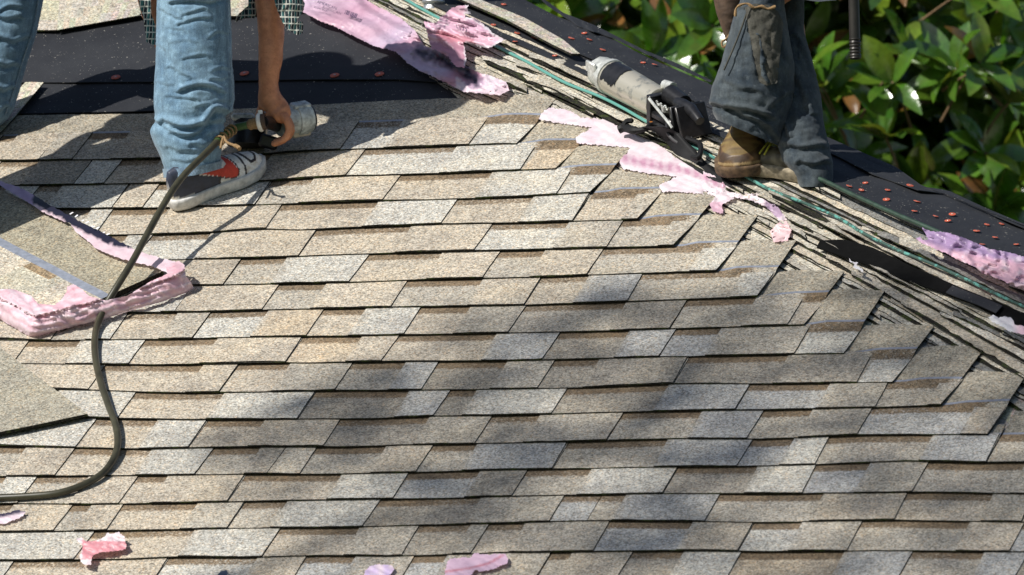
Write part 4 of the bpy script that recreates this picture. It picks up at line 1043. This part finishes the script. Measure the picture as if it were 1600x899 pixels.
f2_ = [([(-10,28),(10,34),(30,30)], .006, 4), ([(0,62),(20,70),(44,62)], .005, 4), ([(-10,100),(8,108),(24,104)], .007, 4), ([(0,20),(15,12),(30,14)], .005, 3), ([(-10,140),(6,146),(18,140)], .008, 4), ([(-20,172),(0,178),(10,170)], .008, 4)]
V, F, nn, sg = rowtube(r2, d2, .088, f2_, seed=4)
j2 = mesh('jeans_leg', V, F, M['denim'], wa, smooth=True)
MB().tube(smoothpath([D(x, y, d2 - .05) for x, y in [(60,0),(50,50),(34,100),(22,140),(8,180)]], 6), .0022, 6).build('side_seam', M['denim_stitch'], j2)
W = lambda x, y, d=0: D(x, y, dA + d)
J = {'pelvis': (W(170, -330, .06), .13), 'hipR': (W(225, -315, .0), .10), 'kneeR': (W(303, -50, -.03), .062), 'shinR': (W(302, 90), .055), 'ankR': (W(300, 250), .04), 'footR': (gA + (A(400, 270, .02) - gA) * .5 + NA * .045, .032),
     'hipL': (W(110, -310, .12), .10), 'kneeL': (D(22, -90, d2), .062), 'ankL': (D(-50, 190, d2), .04), 'footL': (A(-40, 222, .05), .03),
     'waist': (W(185, -375, .06), .13), 'chest': (W(245, -350, .03), .145), 'neck': (W(292, -312, .03), .06), 'head': (W(325, -262, .03), .092), 'crown': (W(345, -235, .03), .07),
     'shR': (W(300, -275, -.08), .055), 'elR': (D(416, -50, dH + .02), .042), 'foR': (D(424, 40, dH + .01), (.040, .036)), 'fo2': (D(423, 90, dH), .034), 'wrR': (D(419, 134, dH - .005), (.029, .024)), 'palm': (D(423, 158, dH - .005), (.032, .034)), 'knu': (D(437, 177, dH), (.024, .036)),
     'shL': (W(262, -280, .2), .06), 'elL': (W(233, -8, .2), .042), 'foL': (W(262, 80, .15), .03), 'haL': (W(290, 110, .14), .03)}
E_ = [('pelvis','hipR'),('hipR','kneeR'),('kneeR','shinR'),('shinR','ankR'),('ankR','footR'),('pelvis','hipL'),('hipL','kneeL'),('kneeL','ankL'),('ankL','footL'),('pelvis','waist'),('waist','chest'),('chest','neck'),('neck','head'),('head','crown'),
      ('chest','shR'),('shR','elR'),('elR','foR'),('foR','fo2'),('fo2','wrR'),('wrR','palm'),('palm','knu'),('chest','shL'),('shL','elL'),('elL','foL'),('foL','haL')]
for k in range(4):
    dd = dH - .036 + .021 * k; sx = 2.0 * k
    J['f%da' % k] = (D(446 + sx * .8, 186 - k * .8, dd), .0105); J['f%db' % k] = (D(452 + sx, 203 - k, dd - .002), .0100); J['f%dc' % k] = (D(444 + sx, 219 - k * 1.2, dd), .0092); J['f%dd' % k] = (D(424 + sx * .6, 226 - k * 1.2, dd + .002), .0085)
    E_ += [('knu', 'f%da' % k), ('f%da' % k, 'f%db' % k), ('f%db' % k, 'f%dc' % k), ('f%dc' % k, 'f%dd' % k)]
J['t1'] = (D(411, 168, dH + .012), .015); J['t2'] = (D(405, 184, dH + .02), .0115); J['t3'] = (D(412, 201, dH + .02), .010)
E_ += [('palm', 't1'), ('t1', 't2'), ('t2', 't3')]
bodyA = skin_mesh('body', J, E_, 'pelvis', 'skin', wa)
# veins and tendons relief on the forearm and hand
for v in bodyA.data.vertices:
    p = v.co; k = nz(p.x * 60, p.y * 60, p.z * 25) * .0022 + nz(p.x * 160, p.y * 160, p.z * 110) * .0010 + nz(p.x * 90, p.y * 90, p.z * 14, ) * .0012; v.co = p + v.normal * k
def blob(name, c, ax, s, m, parent): 
    z = Vector(ax).normalized(); x_ = z.orthogonal().normalized(); y_ = z.cross(x_); o = MB().ell(c, x_, y_, z, s[0], s[1], s[2], 0, 28, 18).build(name, M[m], parent); return o
blob('hair', W(322, -278, .03), (1, 0, -.6), (.098, .11, .115), 'hair', wa)
# upper clothes (mostly above the picture): shirt over the torso, seat of the jeans
JS = {k: (J[k][0], r) for k, r in {'waist': .20, 'chest': .18, 'neck': .07, 'shR': .085, 'shL': .085}.items()}
JS['slR'] = (J['shR'][0].lerp(J['elR'][0], .62), .066); JS['slL'] = (J['shL'][0].lerp(J['elL'][0], .85), .06)
skin_mesh('shirt', JS, [('waist', 'chest'), ('chest', 'neck'), ('chest', 'shR'), ('shR', 'slR'), ('chest', 'shL'), ('shL', 'slL')], 'waist', 'plaid', wa)
JJ = {'waist': (J['waist'][0], .19), 'pelvis': (J['pelvis'][0], .20), 'hipR': (J['hipR'][0], .15), 'kR': (W(302, -92, -.01), .115), 'hipL': (J['hipL'][0], .15), 'kL': (D(20, -95, d2), .115)}
skin_mesh('jeans_seat', JJ, [('waist', 'pelvis'), ('pelvis', 'hipR'), ('hipR', 'kR'), ('pelvis', 'hipL'), ('hipL', 'kL')], 'pelvis', 'denim', wa)
def cloth(name, P, d0, bulge, m, parent, seed=0, cell=2.6, jag=.6, amp=.006):
    xs = [p[0] for p in P]; xc = (min(xs) + max(xs)) / 2; wx = (max(xs) - min(xs)) / 2
    f = lambda x, y: D(x, y, d0 - bulge * math.sqrt(max(0, 1 - ((x - xc) / wx) ** 2)) + amp * nz(x * .14, y * .07, seed) + .5 * amp * nz(x * .3, y * .2, seed))
    return film(name, P, f, lambda x, y: (1, 1, 1), cell, jag, seed, parent, m)
cloth('sleeve', [(424,-30),(468,-30),(471,-6),(476,5),(475,14),(469,24),(463,34),(473,34),(474,46),(472,53),(464,55),(456,51),(448,45),(441,34),(435,20),(430,8)], dH - .03, .035, 'plaid', wa, 51)
cloth('sleeve_back', [(386,-30),(430,-30),(425,0),(408,8),(400,22),(398,29),(386,27),(376,30),(367,35),(368,28),(376,19),(388,9)], dH + .07, .02, 'plaid', wa, 52)
cloth('sleeve_left', [(213,-30),(246,-30),(236,0),(236,20),(243,40),(246,60),(247,72),(238,70),(229,66),(227,50),(225,34),(224,28),(218,8)], dA + .12, .02, 'plaid', wa, 53)
# sneakers
hA = A(270, 329, .016); tA = A(421, 262, .016)
axA = (tA - hA).normalized(); sdA = axA.cross(NA).normalized()
def loc(x, y, lat=.040):                                   # where a pixel's ray meets the outer side of the shoe
    p = hit(x, y, hA + sdA * lat, sdA); q = p - hA; return q.dot(axA), q.dot(NA)
SW = [loc(*p) for p in [(313,274),(318,269),(330,268.5),(343,267),(352,264),(357,259),(356,252),(355,246),(361,250),(367,256),(371,263),(372,270),(369,276),(360,278),(347,277),(330,275.5)]]
NV = [loc(*p) for p in [(262,262),(300,276),(345,277),(345,290),(335,298),(300,308),(262,318)]]
TR = [[loc(*p) for p in pl] for pl in [[(376,243),(380,250),(383,260),(383,272),(377,281)], [(409,230),(408,240),(402,251),(394,254),(388,248),(384,244)], [(356,236),(366,241),(378,244),(390,243)], [(346,278),(345,289),(338,296)], [(357,245),(364,250),(370,257),(373,265),(372,272),(366,278),(347,279)]]]
def paintA(x, z, cs):
    if cs > -.35:
        if inpoly(x, z, SW): return (.60, .055, .03), .0012
        if pdist(x, z, TR[4]) < .0016: return (.02, .02, .025), .0008
        if any(pdist(x, z, t) < .0030 for t in TR[:4]): return (.03, .025, .03), .0010
        if inpoly(x, z, NV): return (.035, .042, .07), .0005
    if z > .078 and x < .13: return (.03, .035, .06), 0
    return (.80, .79, .78), 0
shoe('sneaker', wa, hA, tA, NA, .285, .102, .1, paintA, [M['shoe'], M['sole']], sole_h=.031, collar=.112)
for k in range(4):
    x = .125 + k * .02; z = .092 - k * .010
    MB().tube(smoothpath([hA + axA * x + sdA * .03 + NA * (z - .008), hA + axA * (x + .006) + NA * (z + .006), hA + axA * x - sdA * .03 + NA * (z - .008)], 4), .0032, 6).build('lace', M['white'], wa)
h2 = A(-150, 240, .016); shoe('sneaker', wa, h2, A(-20, 175, .016), NA, .285, .102, .1, lambda x, z, c: ((.6, .58, .56), 0), [M['shoe'], M['sole']], sole_h=.031, collar=.112)

# ---- nail gun in the hand
ng = empty('nail_gun', D(440, 200, dH + .03), "grey nail gun gripped in the bending person's hand", 'nail gun')
hd = lambda x, y, d=0: D(x, y, dH + d)
MB().tube([hd(410, 191, -.07), hd(420, 192, -.03), hd(434, 196, .05), hd(446, 198, .09)], [.0165, .0175, .018, .022], 16).build('handle', M['gunblack'], ng)
a0, a1 = hd(436, 192, .03), hd(483, 184, .075); ax_ = (a1 - a0).normalized(); q1 = ax_.cross(NA).normalized(); q2 = q1.cross(ax_).normalized()
if q2.dot(NA) < 0: q2 = -q2
MB().tube([a0.lerp(a1, t) for t in (0, .5, .52, .82, .84, .97, 1)], [.036, .038, .042, .0425, .040, .039, .030], 20).build('cylinder', M['steelblue'], ng)
MB().tube([a0.lerp(a1, t) for t in (.985, 1.04, 1.06)], [.0385, .036, .02], 20).build('end_cap', M['gunblack'], ng)
bl = MB()
bl.box(a0.lerp(a1, .62) - q2 * .030, ax_, q1, q2, .055, .05, .022); bl.build('cylinder_foot', M['cream'], ng)
for t in (.6, .9):
    MB().tube([a0.lerp(a1, t) - q2 * .033 - q1 * .026, a0.lerp(a1, t) - q2 * .033 - q1 * .031], .0045, 8).build('bolt', M['gunblack'], ng)
MB().box(a0.lerp(a1, .7) + q2 * .038, ax_, q1, q2, .05, .034, .012, 0, .3).build('deflector', M['steelblue'], ng)
MB().tube([hd(386, 228, .10), hd(388, 190, .11)], [.052, .050], 24).build('magazine', M['gunblack'], ng)
MB().box(hd(380, 183, .09), RT, FW, UP, .06, .05, .02, 0, .3).build('magazine_lid', M['steelblue'], ng)
MB().box(hd(420, 222, .06), (RT * .9 - UP * .3).normalized(), FW, (UP * .9 + RT * .3).normalized(), .05, .03, .035, 0, .2).build('nose', M['gunblack'], ng)
cA, cB = hd(410, 191, -.07), hd(366, 200, -.055); fd = (cB - cA).normalized()
rg_ = MB(); rg_.tube([cA, cA + fd * .004, cA + fd * .009, cA + fd * .012], [.020, .0245, .0245, .021], 24); rg_.build('clamp_ring', M['white'], ng)
MB().tube([cA + fd * .006 + UP * .022, cA + fd * .006 + UP * .032], [.007, .006], 10).build('clamp_screw', M['white'], ng)
MB().tube([cA - fd * .008, cA + fd * .001], [.021, .021], 18).build('grip_band', M['leather'], ng)
MB().tube([cA + fd * .011, cA + fd * .018, cA + fd * .026, cA + fd * .034, cA + fd * .04], [.013, .0155, .0135, .0145, .010], 14).build('coupler', M['rope'], ng)
MB().tube(smoothpath([cA + fd * .036, A(372, 198.5, .15), A(366, 200, .150), A(350, 211, .165), A(338, 222, .171)], 5), .0100, 12).build('hose_tail', M['hoseg'], ng)
rp = empty('rope_tie', A(352, 212, .125), 'frayed brown cord knotted round the hose end beside the white clamp', 'cord')
q = [A(362, 203, .154), A(357, 207, .16), A(352, 210, .164), A(347, 215, .167), A(343, 220, .17)]
for k, c_ in enumerate(q):
    P = []; t_ = (q[min(k + 1, 4)] - q[max(k - 1, 0)]).normalized(); o1 = t_.orthogonal().normalized(); o2 = t_.cross(o1)
    for s in range(17):
        a = s / 16 * 2 * math.pi; P.append(c_ + (o1 * math.cos(a) + o2 * math.sin(a)) * (.0125 + .001 * nz(k, s)) + t_ * (s / 16 - .5) * .005)
    MB().tube(P, .0030, 6, cap=False).build('coil', M['rope'], rp)
MB().tube(smoothpath([A(350, 214, .18), A(354, 222, .18), A(362, 226, .178), A(372, 230, .172), A(374, 233, .17)], 4), [.0035] * 10 + [.0055] * 7, 7).build('cord_end', M['rope'], rp)
MB().tube(smoothpath([A(349, 214, .18), A(346, 224, .18), A(345, 232, .175)], 4), .003, 6).build('cord_end', M['rope'], rp)

# ---- nail gun lying by the boots
g2 = empty('nail_gun', A(1000, 165, .05), 'scuffed silver and black nail gun lying on the torn layers beside the boots', 'nail gun')
b0, b1 = A(936, 110, .075), A(1032, 163, .075); bx = (b1 - b0).normalized(); bn = (NC + NA).normalized(); by = bn.cross(bx).normalized(); bz = bx.cross(by).normalized()
LB = (b1 - b0).length; B = lambda x, y, z: b0 + bx * x + by * y + bz * z
if by.dot(FW) > 0: pass
MB().tube([B(-.004, 0, 0), B(0, 0, 0), B(.006, 0, 0), B(.05, 0, 0), B(.054, 0, 0)], [.022, .034, .040, .0425, .036], 10).build('end_cap', M['silver'], g2)
MB().tube([B(.052, 0, 0), B(.054, 0, 0), B(.068, 0, 0), B(.07, 0, 0)], [.040, .0475, .0475, .042], 24).build('ring', M['silver'], g2)
m, n, l, b = mat('worn cream enamel'); c = mixrgb(n, l, 'MIX', ramp(n, l, noise_t(n, l, 28, 4, .65), (.55, 0.), (.63, 1.)), (.52, .49, .41), (.30, .30, .27)); l.new(c, b.inputs['Base Color']); b.inputs['Roughness'].default_value = .28; b.inputs['Metallic'].default_value = .45; M['worn'] = m
MB().tube([B(.07, 0, 0), B(.09, 0, 0), B(.14, 0, 0), B(LB - .004, 0, 0), B(LB, 0, 0)], [.0445, .0455, .0445, .041, .034], 28).build('cylinder', M['worn'], g2)
dk = MB(); VV = []; up_ = NA; a0_ = math.atan2(up_.dot(bz), up_.dot(by)) + .35
for i in range(13):
    for k in range(15):
        x = .078 + .074 * i / 12 + .004 * nz(k * .7, i * .2); e_ = (k / 14 - .5) * (1.7 + .7 * nz(i * .5, 3)); th = a0_ + e_; VV.append(B(x, .0462 * math.cos(th), .0462 * math.sin(th)))
dk.add(VV, [(i * 15 + k, i * 15 + k + 1, (i + 1) * 15 + k + 1, (i + 1) * 15 + k) for i in range(12) for k in range(14)]); dk.build('worn_label', M['gunblack'], g2)
for a in range(6):
    t = a * 1.05; MB().tube([B(-.002, .03 * math.cos(t), .03 * math.sin(t)), B(-.007, .03 * math.cos(t), .03 * math.sin(t))], .004, 7).build('bolt', M['gunblack'], g2)
MB().box(B(.02, -.036, .02), bx, by, bz, .045, .008, .03, 0, .3).build('exhaust_cover', M['silver'], g2)
fr_ = MB(); fr_.box(B(LB + .012, 0, -.004), bx, by, bz, .02, .088, .078, 0, .1); fr_.build('flange', M['gunblack'], g2)
MB().box(B(LB + .07, -.034, -.014), bx, by, bz, .12, .014, .020, 0, .35).build('rail', M['gunblack'], g2)
MB().box(B(LB + .075, .030, .004), bx, by, bz, .13, .012, .022, 0, .35).build('rail', M['gunblack'], g2)
MB().box(B(LB + .128, 0, .0), (bx * .95 + bz * .3).normalized(), by, (bz * .95 - bx * .3).normalized(), .012, .09, .075, 0, .2).build('plate', M['gunblack'], g2)
MB().box(B(LB + .160, 0, .004), (bx * .9 + bz * .45).normalized(), by, (bz * .9 - bx * .45).normalized(), .010, .088, .085, 0, .2).build('plate', M['gunblack'], g2)
MB().tube([B(LB + .03, .01, .034), B(LB + .1, .01, .030)], [.026, .022], 14).build('trigger_housing', M['gunblack'], g2)
MB().tube([B(LB + .09, 0, .03), B(LB + .16, -.005, .035), B(LB + .21, -.01, .02)], [.018, .016, .012], 14).build('handle', M['gunblack'], g2)
MB().tube(smoothpath([B(LB + .10, -.04, -.01), B(LB + .13, -.055, -.03), B(LB + .17, -.045, -.045), B(LB + .19, -.02, -.03)], 5), .006, 8).build('trigger_guard', M['gunblack'], g2)
MB().box(B(LB + .075, -.012, -.045), bx, by, bz, .15, .07, .034, 0, .3).build('magazine', M['gunblack'], g2)
MB().tube([B(LB - .01, .02, .045), B(LB + .03, .02, .052)], [.014, .012], 10).build('air_fitting', M['silver'], g2)
for k in range(26):
    a = k * .5; x = LB + .028 + k * .0033; MB().tube([B(x, -.022 + .006 * math.sin(a), .002), B(x + .002, -.030, .020 + .004 * math.cos(a * 2))], [.0022, .0026], 5).build('nail', M['brass'] if k > 16 else M['silver'], g2)
MB().tube(smoothpath([B(LB + .02, -.046, .03), B(LB + .06, -.05, .02), B(LB + .12, -.052, .0), B(LB + .14, -.05, -.012)], 5), .004, 7).build('trim', M['silver'], g2)

# ---- worker in dark jeans
gB = A(1190, 262, .03); dB = depth_of(A(1185, 262, .06))
wb = empty('person', gB, 'person in dirty dark jeans squatting at the hip in muddy shoes', 'person')
Q = lambda x, y, d=0: D(x, y, dB + d)
rB = [(-40,1170,1226),(-8,1160,1226),(8,1154,1226),(26,1146,1228),(60,1137,1234),(104,1125,1242),(136,1112,1241),(156,1109,1234),(170,1112,1226),(182,1116,1222),(188,1120,1218)]
fB = [([(1182,60),(1184,90),(1187,120),(1194,132)], .012, 4), ([(1176,40),(1180,70),(1183,100)], .006, 4), ([(1114,166),(1128,170),(1145,172),(1170,176),(1200,186)], .014, 4.5), ([(1136,172),(1160,184),(1190,196),(1214,222)], .012, 4.5), ([(1205,40),(1215,60),(1222,90)], .008, 5), ([(1130,130),(1150,142),(1180,146)], .006, 5), ([(1200,100),(1212,130),(1216,150)], .007, 5),
      ([(1158,14),(1180,18),(1206,24)], .008, 3), ([(1206,170),(1220,158),(1236,148)], .008, 4), ([(1180,22),(1198,30),(1212,44)], .01, 4)]
hemB = lambda x, y: max(0, min(1, (y - 110) / 70)) * max(0, (x - 1118) * .42)
V, F, nn, sg = rowtube(rB, dB, .098, fB, bot=hemB, seed=11, puff=2.0)
jb = mesh('jeans', V, F, M['denim2'], wb, smooth=True)
MB().tube(smoothpath([D(x, y, dB - z_) for x, y, z_ in [(1166,22,.075),(1160,40,.078),(1150,66,.082),(1139,92,.082),(1131,110,.08)]], 6), .0026, 6).build('side_seam', M['grime'], jb)
# knee patch: thin grimy cloth over the shin, lit area painted paler
cloth('lit_knee_patch', [(1164,12),(1178,6),(1200,8),(1216,18),(1224,36),(1222,60),(1218,96),(1214,130),(1198,134),(1186,128),(1180,100),(1174,70),(1168,40)], dB - .066, .034, 'grime', jb, 61, 4, .8, .007)
MB().tube(smoothpath([D(x, y, dB - .1) for x, y in [(1149,26),(1150,14),(1157,8),(1168,6),(1178,12),(1190,10),(1200,14),(1212,10)]], 4), [.0035 + .001 * math.sin(k) for k in range(29)], 6).build('frayed_edge', M['rope'], jb)
rB2 = [(-40,1204,1260),(0,1206,1257),(48,1212,1256),(66,1214,1261),(100,1217,1270),(150,1216,1283),(185,1214,1286),(220,1214,1293),(252,1222,1301),(265,1234,1302),(280,1244,1302),(293,1250,1300)]
fB2 = [([(1214,190),(1224,200),(1228,214)], .01, 4), ([(1230,110),(1250,150),(1262,190)], .010, 7), ([(1240,60),(1256,90),(1266,120)], .008, 5), ([(1226,230),(1250,236),(1284,232)], .009, 5), ([(1250,256),(1270,262),(1292,256)], .008, 4)]
V, F, nn, sg = rowtube(rB2, dB - .05, .09, fB2, seed=13, puff=2.0, lean=-.0006)
mesh('jeans_leg', V, F, M['denim2'], wb, smooth=True)
JB = {'pelvis': (Q(1330, -110, .10), .12), 'hip1': (Q(1310, -90, .02), .09), 'knee1': (Q(1192, -5, .02), .044), 'shin1': (Q(1180, 90, .01), .044), 'ank1': (Q(1172, 168, .02), .028), 'foot1': (Q(1176, 208, .045), .018),
      'hip2': (Q(1330, -90, .2), .09), 'knee2': (Q(1233, -15, .15), .030), 'shin2': (Q(1245, 100, .085), .032), 'ank2': (Q(1262, 225, .01), .028), 'foot2': (Q(1260, 256, -.0), .02),
      'waist': (Q(1320, -220, .1), .12), 'chest': (Q(1290, -370, .08), .145), 'neck': (Q(1270, -470, .08), .055), 'head': (Q(1258, -545, .06), .09), 'crown': (Q(1256, -590, .06), .075),
      'sh1': (Q(1330, -420, -.1), .055), 'el1': (Q(1350, -260, -.16), .04), 'wr1': (Q(1336, -165, -.14), .027), 'palm1': (Q(1334, -140, -.125), (.03, .02)),
      'sh2': (Q(1230, -410, .2), .055), 'el2': (Q(1170, -260, .16), .04), 'wr2': (Q(1190, -120, .1), .027), 'palm2': (Q(1195, -90, .09), (.03, .02))}
EB = [('pelvis','hip1'),('hip1','knee1'),('knee1','shin1'),('shin1','ank1'),('ank1','foot1'),('pelvis','hip2'),('hip2','knee2'),('knee2','shin2'),('shin2','ank2'),('ank2','foot2'),('pelvis','waist'),('waist','chest'),('chest','neck'),('neck','head'),('head','crown'),('chest','sh1'),('sh1','el1'),('el1','wr1'),('wr1','palm1'),('chest','sh2'),('sh2','el2'),('el2','wr2'),('wr2','palm2')]
for h_, px, py, dd in (('palm1', 1326, -128, -.135), ('palm2', 1190, -76, .09)):
    for k in range(4):
        a, b_, c_ = 'g%s%da' % (h_, k), 'g%s%db' % (h_, k), 'g%s%dc' % (h_, k)
        JB[a] = (Q(px - 2, py - 14 + k * 9, dd - .02), .009); JB[b_] = (Q(px + 8, py - 14 + k * 9, dd - .03), .0085); JB[c_] = (Q(px + 18, py - 14 + k * 9, dd - .02), .008); EB += [(h_, a), (a, b_), (b_, c_)]
skin_mesh('body', JB, EB, 'pelvis', 'skin', wb)
blob('hair', Q(1262, -565, .075), (0, 0, 1), (.1, .11, .1), 'hair', wb)
JS = {'waist': (JB['waist'][0].lerp(JB['pelvis'][0], .3), .19), 'chest': (JB['chest'][0], .17), 'neck': (JB['neck'][0], .065), 's1': (JB['sh1'][0], .08), 'e1': (JB['sh1'][0].lerp(JB['el1'][0], .7), .06), 's2': (JB['sh2'][0], .08), 'e2': (JB['sh2'][0].lerp(JB['el2'][0], .7), .06)}
M['shirt2'] = simple('faded grey shirt', (.16, .16, .17), .9)
skin_mesh('shirt', JS, [('waist', 'chest'), ('chest', 'neck'), ('chest', 's1'), ('s1', 'e1'), ('chest', 's2'), ('s2', 'e2')], 'waist', 'shirt2', wb)
JJ = {'waist': (JB['waist'][0], .17), 'pelvis': (JB['pelvis'][0], .19), 'h1': (JB['hip1'][0], .13), 'k1': (Q(1204, -40, .01), .075), 'h2': (JB['hip2'][0], .11), 'k2': (Q(1234, -50, .15), .06)}
skin_mesh('jeans_seat', JJ, [('waist', 'pelvis'), ('pelvis', 'h1'), ('h1', 'k1'), ('pelvis', 'h2'), ('h2', 'k2')], 'pelvis', 'denim2', wb)
V, F, nn, sg = rowtube([(-70,1106,1178),(-20,1111,1170),(0,1115,1166),(20,1119,1160),(40,1126,1152),(58,1132,1145),(70,1137,1142)], dB + .10, .05, (), seg=40, seed=17)
pc = mesh('tool_pouch', V, F, M['leather'], wb, smooth=True)
MB().tube(smoothpath([Q(1141, 52, .07), Q(1136, 60, .07), Q(1128, 66, .07), Q(1130, 74, .07), Q(1136, 70, .07)], 4), .0032, 6).build('frayed_strap', M['rope'], pc)
def paintB1(x, z, cs):
    k = nz(x * 40, z * 60, 3 + cs); c = mix((.055, .032, .018), (.15, .085, .035), k * 1.8 + .4)
    if z > .066 and x > .07: c = mix(c, (.20, .14, .045), .6 + nz(x * 70, z * 90) * .8)
    if abs(z - .050 - .016 * math.sin(x * 24)) < .0035: c = (.30, .21, .10)
    return c, 0
hb_, tb_ = A(1186, 212, .035), A(1154, 286, .035)
shoe('shoe', wb, hb_, tb_, NA, .262, .142, .1, paintB1, [M['shoe'], M['solek']], sole_h=.03, collar=.13)
def paintB2(x, z, cs):
    k = nz(x * 50, z * 60, 9 + cs); c = mix((.06, .05, .03), (.17, .15, .10), k * 1.6 + .4); return c, 0
hc_, tc_ = A(1276, 282, .03), A(1178, 260, .03)
hx, hax, hsd, hn = shoe('shoe', wb, hc_, tc_, NA, .245, .10, .1, paintB2, [M['shoe'], M['sole2']], sole_h=.034, collar=.074)
M['lace'] = simple('yellow green lace', (.50, .48, .06), .7, 0, 90, .3)
fs = -1 if hsd.dot(FW) > 0 else 1
pos = lambda x, s, z: hx + hax * x + hsd * (s * fs * -1 if hsd.dot(FW) > 0 else s) + hn * z
for k in range(5):
    x = .135 + k * .016
    MB().tube(smoothpath([pos(x, .036, .052), pos(x + .01, .024, .066 - k * .004), pos(x + .004, 0, .072 - k * .005), pos(x, -.03, .06)], 4), .0024, 6).build('lace', M['lace'], wb)
for s in (0, .022): MB().tube(smoothpath([pos(.14 + s, .03, .066), pos(.12 + s, .046, .058), pos(.125 + s, .055, .036), pos(.15 + s, .054, .032), pos(.165 + s, .045, .05), pos(.15 + s, .03, .066)], 5), .0024, 6).build('lace', M['lace'], wb)

# ---- third worker, standing just outside the left edge: the shadow band on the left shingles is his
gC = A(-165, 432, .02); wc = empty('person', gC, 'person in dark trousers standing just outside the left edge, shadow falling across the shingles', 'person')
up3 = Vector((0, 0, 1)); side = RT * .55 + FW * .2
Kc = lambda s_, z, f_=0: gC + RT * s_ + up3 * z + FW * f_
JC = {'pelvis': (Kc(-.03, .92), .11), 'hR': (Kc(.06, .86), .09), 'kR': (Kc(.05, .48, -.02), .055), 'aR': (Kc(.03, .09), .036), 'tR': (Kc(.08, .04, .08), .028), 'hL': (Kc(-.13, .86, .03), .09), 'kL': (Kc(-.15, .48, .03), .055), 'aL': (Kc(-.18, .1, .06), .036), 'tL': (Kc(-.14, .05, .14), .028),
      'chest': (Kc(-.02, 1.32), .14), 'neck': (Kc(0, 1.52), .052), 'head': (Kc(.02, 1.66), .088), 'sR': (Kc(.14, 1.40, -.06), .05), 'eR': (Kc(.2, 1.14, -.1), .038), 'wR': (Kc(.16, .92, -.2), .026), 'mR': (Kc(.16, .84, -.22), (.03, .018)), 'sL': (Kc(-.18, 1.40, .06), .05), 'eL': (Kc(-.25, 1.14, .06), .038), 'wL': (Kc(-.24, .90, -.02), .026), 'mL': (Kc(-.23, .82, -.04), (.03, .018))}
EC = [('pelvis','hR'),('hR','kR'),('kR','aR'),('aR','tR'),('pelvis','hL'),('hL','kL'),('kL','aL'),('aL','tL'),('pelvis','chest'),('chest','neck'),('neck','head'),('chest','sR'),('sR','eR'),('eR','wR'),('wR','mR'),('chest','sL'),('sL','eL'),('eL','wL'),('wL','mL')]
skin_mesh('body', JC, EC, 'pelvis', 'skin', wc)
skin_mesh('trousers', {'w': (Kc(-.03, 1.02), .16), 'pelvis': (Kc(-.03, .92), .17), 'hR': (Kc(.05, .8), .13), 'kR': (Kc(.05, .48, -.02), .10), 'aR': (Kc(.03, .12), .095), 'hL': (Kc(-.12, .8, .03), .13), 'kL': (Kc(-.15, .48, .03), .10), 'aL': (Kc(-.18, .13, .06), .095)}, [('w','pelvis'),('pelvis','hR'),('hR','kR'),('kR','aR'),('pelvis','hL'),('hL','kL'),('kL','aL')], 'pelvis', 'denim2', wc)
skin_mesh('shirt', {'w': (Kc(-.03, 1.0), .16), 'chest': (Kc(-.02, 1.32), .18), 'neck': (Kc(0, 1.49), .062), 'sR': (Kc(.14, 1.40, -.06), .08), 'eR': (Kc(.18, 1.22, -.08), .07), 'sL': (Kc(-.18, 1.40, .06), .08), 'eL': (Kc(-.23, 1.22, .06), .07)}, [('w','chest'),('chest','neck'),('chest','sR'),('sR','eR'),('chest','sL'),('sL','eL')], 'w', 'shirt2', wc)
blob('hair', Kc(.02, 1.70, .01), (0, 0, 1), (.095, .105, .095), 'hair', wc)
for a_, b_ in ((gC + RT * .03 - FW * .08 - NA * .004, gC + RT * .10 + FW * .2 + NA * .0), (gC - RT * .18 - FW * .02, gC - RT * .1 + FW * .25)): shoe('shoe', wc, a_, b_, NA, .28, .1, .1, paintB1, [M['shoe'], M['solek']], sole_h=.03, collar=.1)

# ---- dark ribbed bar hanging down at the right
rd = empty('pry_bar', Q(1336, 92, -.12), "dark ribbed bar handle hanging down in front of the trees, right of the dark jeans", 'bar')
P = [Q(1332, -260, -.12), Q(1333, -100, -.12), Q(1334, 0, -.12), Q(1335.5, 60, -.12)]
MB().tube(P, [.0105, .0125, .0135, .0140], 18).build('shaft', M['dark_iron'], rd)
P = []; r = []
for k in range(34):
    P.append(Q(1335.6 + k * .03, 60 + k * .92, -.12)); r.append(.0140 + .0012 * math.sin(k * 1.15) + (.001 if k > 29 else 0))
P += [Q(1336.8, 92.5, -.12), Q(1336.8, 93.5, -.12)]; r += [.0125, .007]
MB().tube(P, r, 18).build('ribbed_end', M['dark_iron'], rd)
